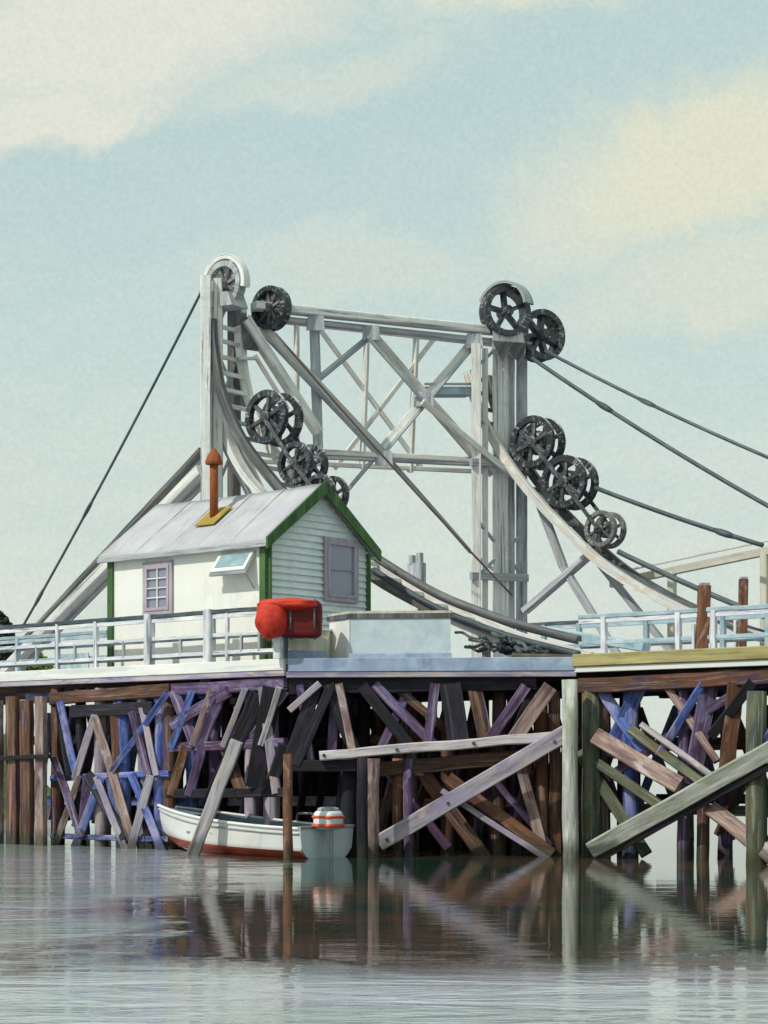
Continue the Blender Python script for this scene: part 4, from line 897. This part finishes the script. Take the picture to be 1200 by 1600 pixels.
for sgn in (-1, 1):
    base = len(q.v)
    for i in range(53):
        t_ = i / 52; za, zb_ = -.1 + .3 * t_**2, .155 + .2 * t_**2
        for k in range(6): q.v.append(hullpt(t_, max(.02, zs(t_, za + (zb_ - za) * k / 5)), sgn) + bs * sgn * .022 - UZ * .003)
    for i in range(52):
        for k in range(5):
            a_ = base + i * 6 + k; f_ = (a_, a_ + 6, a_ + 7, a_ + 1); q.face(f_, [(q.v[k2].x, q.v[k2].z) for k2 in f_], True)
q.build('red_stripe', HULLR, boat)
for sgn in (-1, 1):
    MB().tube([hullpt(i / 30, 1, sgn) for i in range(31)], .035, 8).build('gunwale', P_CLEAN, boat)
pt = [hullpt(0, s_, 1) for s_ in (0, .1, .25, .45, .7, 1)]; pl = [hullpt(0, s_, -1) for s_ in (1, .7, .45, .25, .1)]
tm = MB().prism([p_ - bd * .03 for p_ in pl + pt], bd * .05).build('transom', HULLB, boat)
bm('transom_cap', pl[0] - bd * .02 + UZ * .02, pt[-1] - bd * .02 + UZ * .02, .08, P_GREY, boat, .05)
for t_, m in ((.22, P_LBLUE), (.5, GREYC), (.68, GREYC)):
    hb = sect(t_)[0]; c_ = bo + bd * LB * t_ + UZ * .44; bm('thwart', c_ - bs * hb * .95, c_ + bs * hb * .95, .3, m, boat, .04)
fd = MB()
fn = [hullpt(.74 + .26 * i / 8, .97, -1) for i in range(9)] + [hullpt(1 - .26 * i / 8, .97, 1) for i in range(1, 9)]
fd.poly(fn); fd.build('foredeck', GREYC, boat)
MB().prism([bo + bd * .1 + bs * -.6 + UZ * .1, bo + bd * .1 + bs * .6 + UZ * .1, bo + bd * 3.6 + bs * .5 + UZ * .12, bo + bd * 3.6 - bs * .5 + UZ * .12], UZ * .03).build('floor_boards', GREYC, boat)
om = blob(PX(513, 1281, 38.45), .25, .26, .2, P_CLEAN, 'outboard_motor', boat, 4.0, bs, 14, .0)
for z_, h_ in ((.06, .05), (-.11, .07)):
    blob(PX(513, 1281, 38.45) + UZ * z_, .262, .272, h_ / 2 + .01, ORANGE, 'cowl_band', om, 6.0, bs, 10, .0)
blob(PX(513, 1281, 38.45) + UZ * .2, .2, .2, .06, P_GREY, 'cowl_top', om, 3.0, bs, 10, .0)
MB().beam(PX(515, 1292, 38.35), PX(515, 1292, 38.35) - UZ * .7, .09, .14, bs).build('motor_leg', P_GREY, om)
MB().tube([PX(505, 1276, 38.5), PX(505, 1276, 38.5) + bd * .35 + UZ * .06, PX(505, 1276, 38.5) + bd * .7 + UZ * .05], .025, 8).build('tiller', IRON, om)
for sgn in (-1, 1): MB().tube([hullpt(i / 30, .86, sgn) + bs * sgn * .01 for i in range(31)], .02, 6).build('rub_rail', P_GREY, boat)
# painter line
ap = hullpt(1, 1, 1); bp_ = Lp(262, 1150, .4)
tag(MB().tube([ap.lerp(bp_, i / 8) - UZ * .3 * math.sin(math.pi * i / 8) for i in range(9)], .014, 6).build('mooring_rope', P_CREAM, None, (0, 0, 0)), 'thin pale rope tying the boat bow to a brown pile', 'rope')

# ------------------------------------------------------------------ shrubs at left
def shrub(name, c, rx, rz, m, label, cat, n=1500, ls=.12, conic=False):
    t_ = thing(name, c, label, cat); b_ = MB()
    for k in range(n):
        th = random.uniform(0, 2 * math.pi); h_ = random.random(); rr = rx * math.sqrt(random.random())
        if conic: rr *= (1 - h_) ** .7 * (.75 + .25 * math.sin(h_ * 30)); 
        else: rr *= math.sqrt(max(0, 1 - (2 * h_ - 1)**2)) * (.8 + .35 * mn.noise(V((th, h_ * 4, 0))))
        p_ = c + V((math.cos(th) * rr, math.sin(th) * rr, .1 * rz + h_ * rz)); a_ = V((random.uniform(-1, 1), random.uniform(-1, 1), random.uniform(-.6, .6))).normalized() * ls * random.uniform(.5, 1.3)
        q = a_.orthogonal().normalized() * ls * .4; q.rotate(Matrix.Rotation(random.uniform(0, 6), 3, a_.normalized()))
        b_.poly([p_ - a_ * .5, p_ + q, p_ + a_ * .5, p_ - q])
    b_.build('crown', m, t_); q = MB().tube([c - UZ * .6, c + UZ * rz * .3, c + UZ * rz * .75], .09, 7, .03); 
    for k in range(5):
        g2 = k * 1.3; q.tube([c + UZ * rz * (.2 + .1 * k), c + UZ * rz * (.4 + .1 * k) + V((math.cos(g2), math.sin(g2), 0)) * rx * .5], .04, 5, .015)
    q.build('trunk', BARK, t_)
shrub('dark_tree', V((-12.35, 61.5, 3.4)), .72, 3.0, LEAFD, 'dark grey green bushy tree cut by the left edge', 'tree', 4200, .16)
shrub('green_shrub', V((-10.3, 55.8, 4.0)), .8, 1.0, LEAFG, 'bright yellow green shrub behind the railing near the left edge', 'shrub', 2600, .2)

for o_ in list(bpy.data.objects):
    if '_o' in o_: del o_['_o']
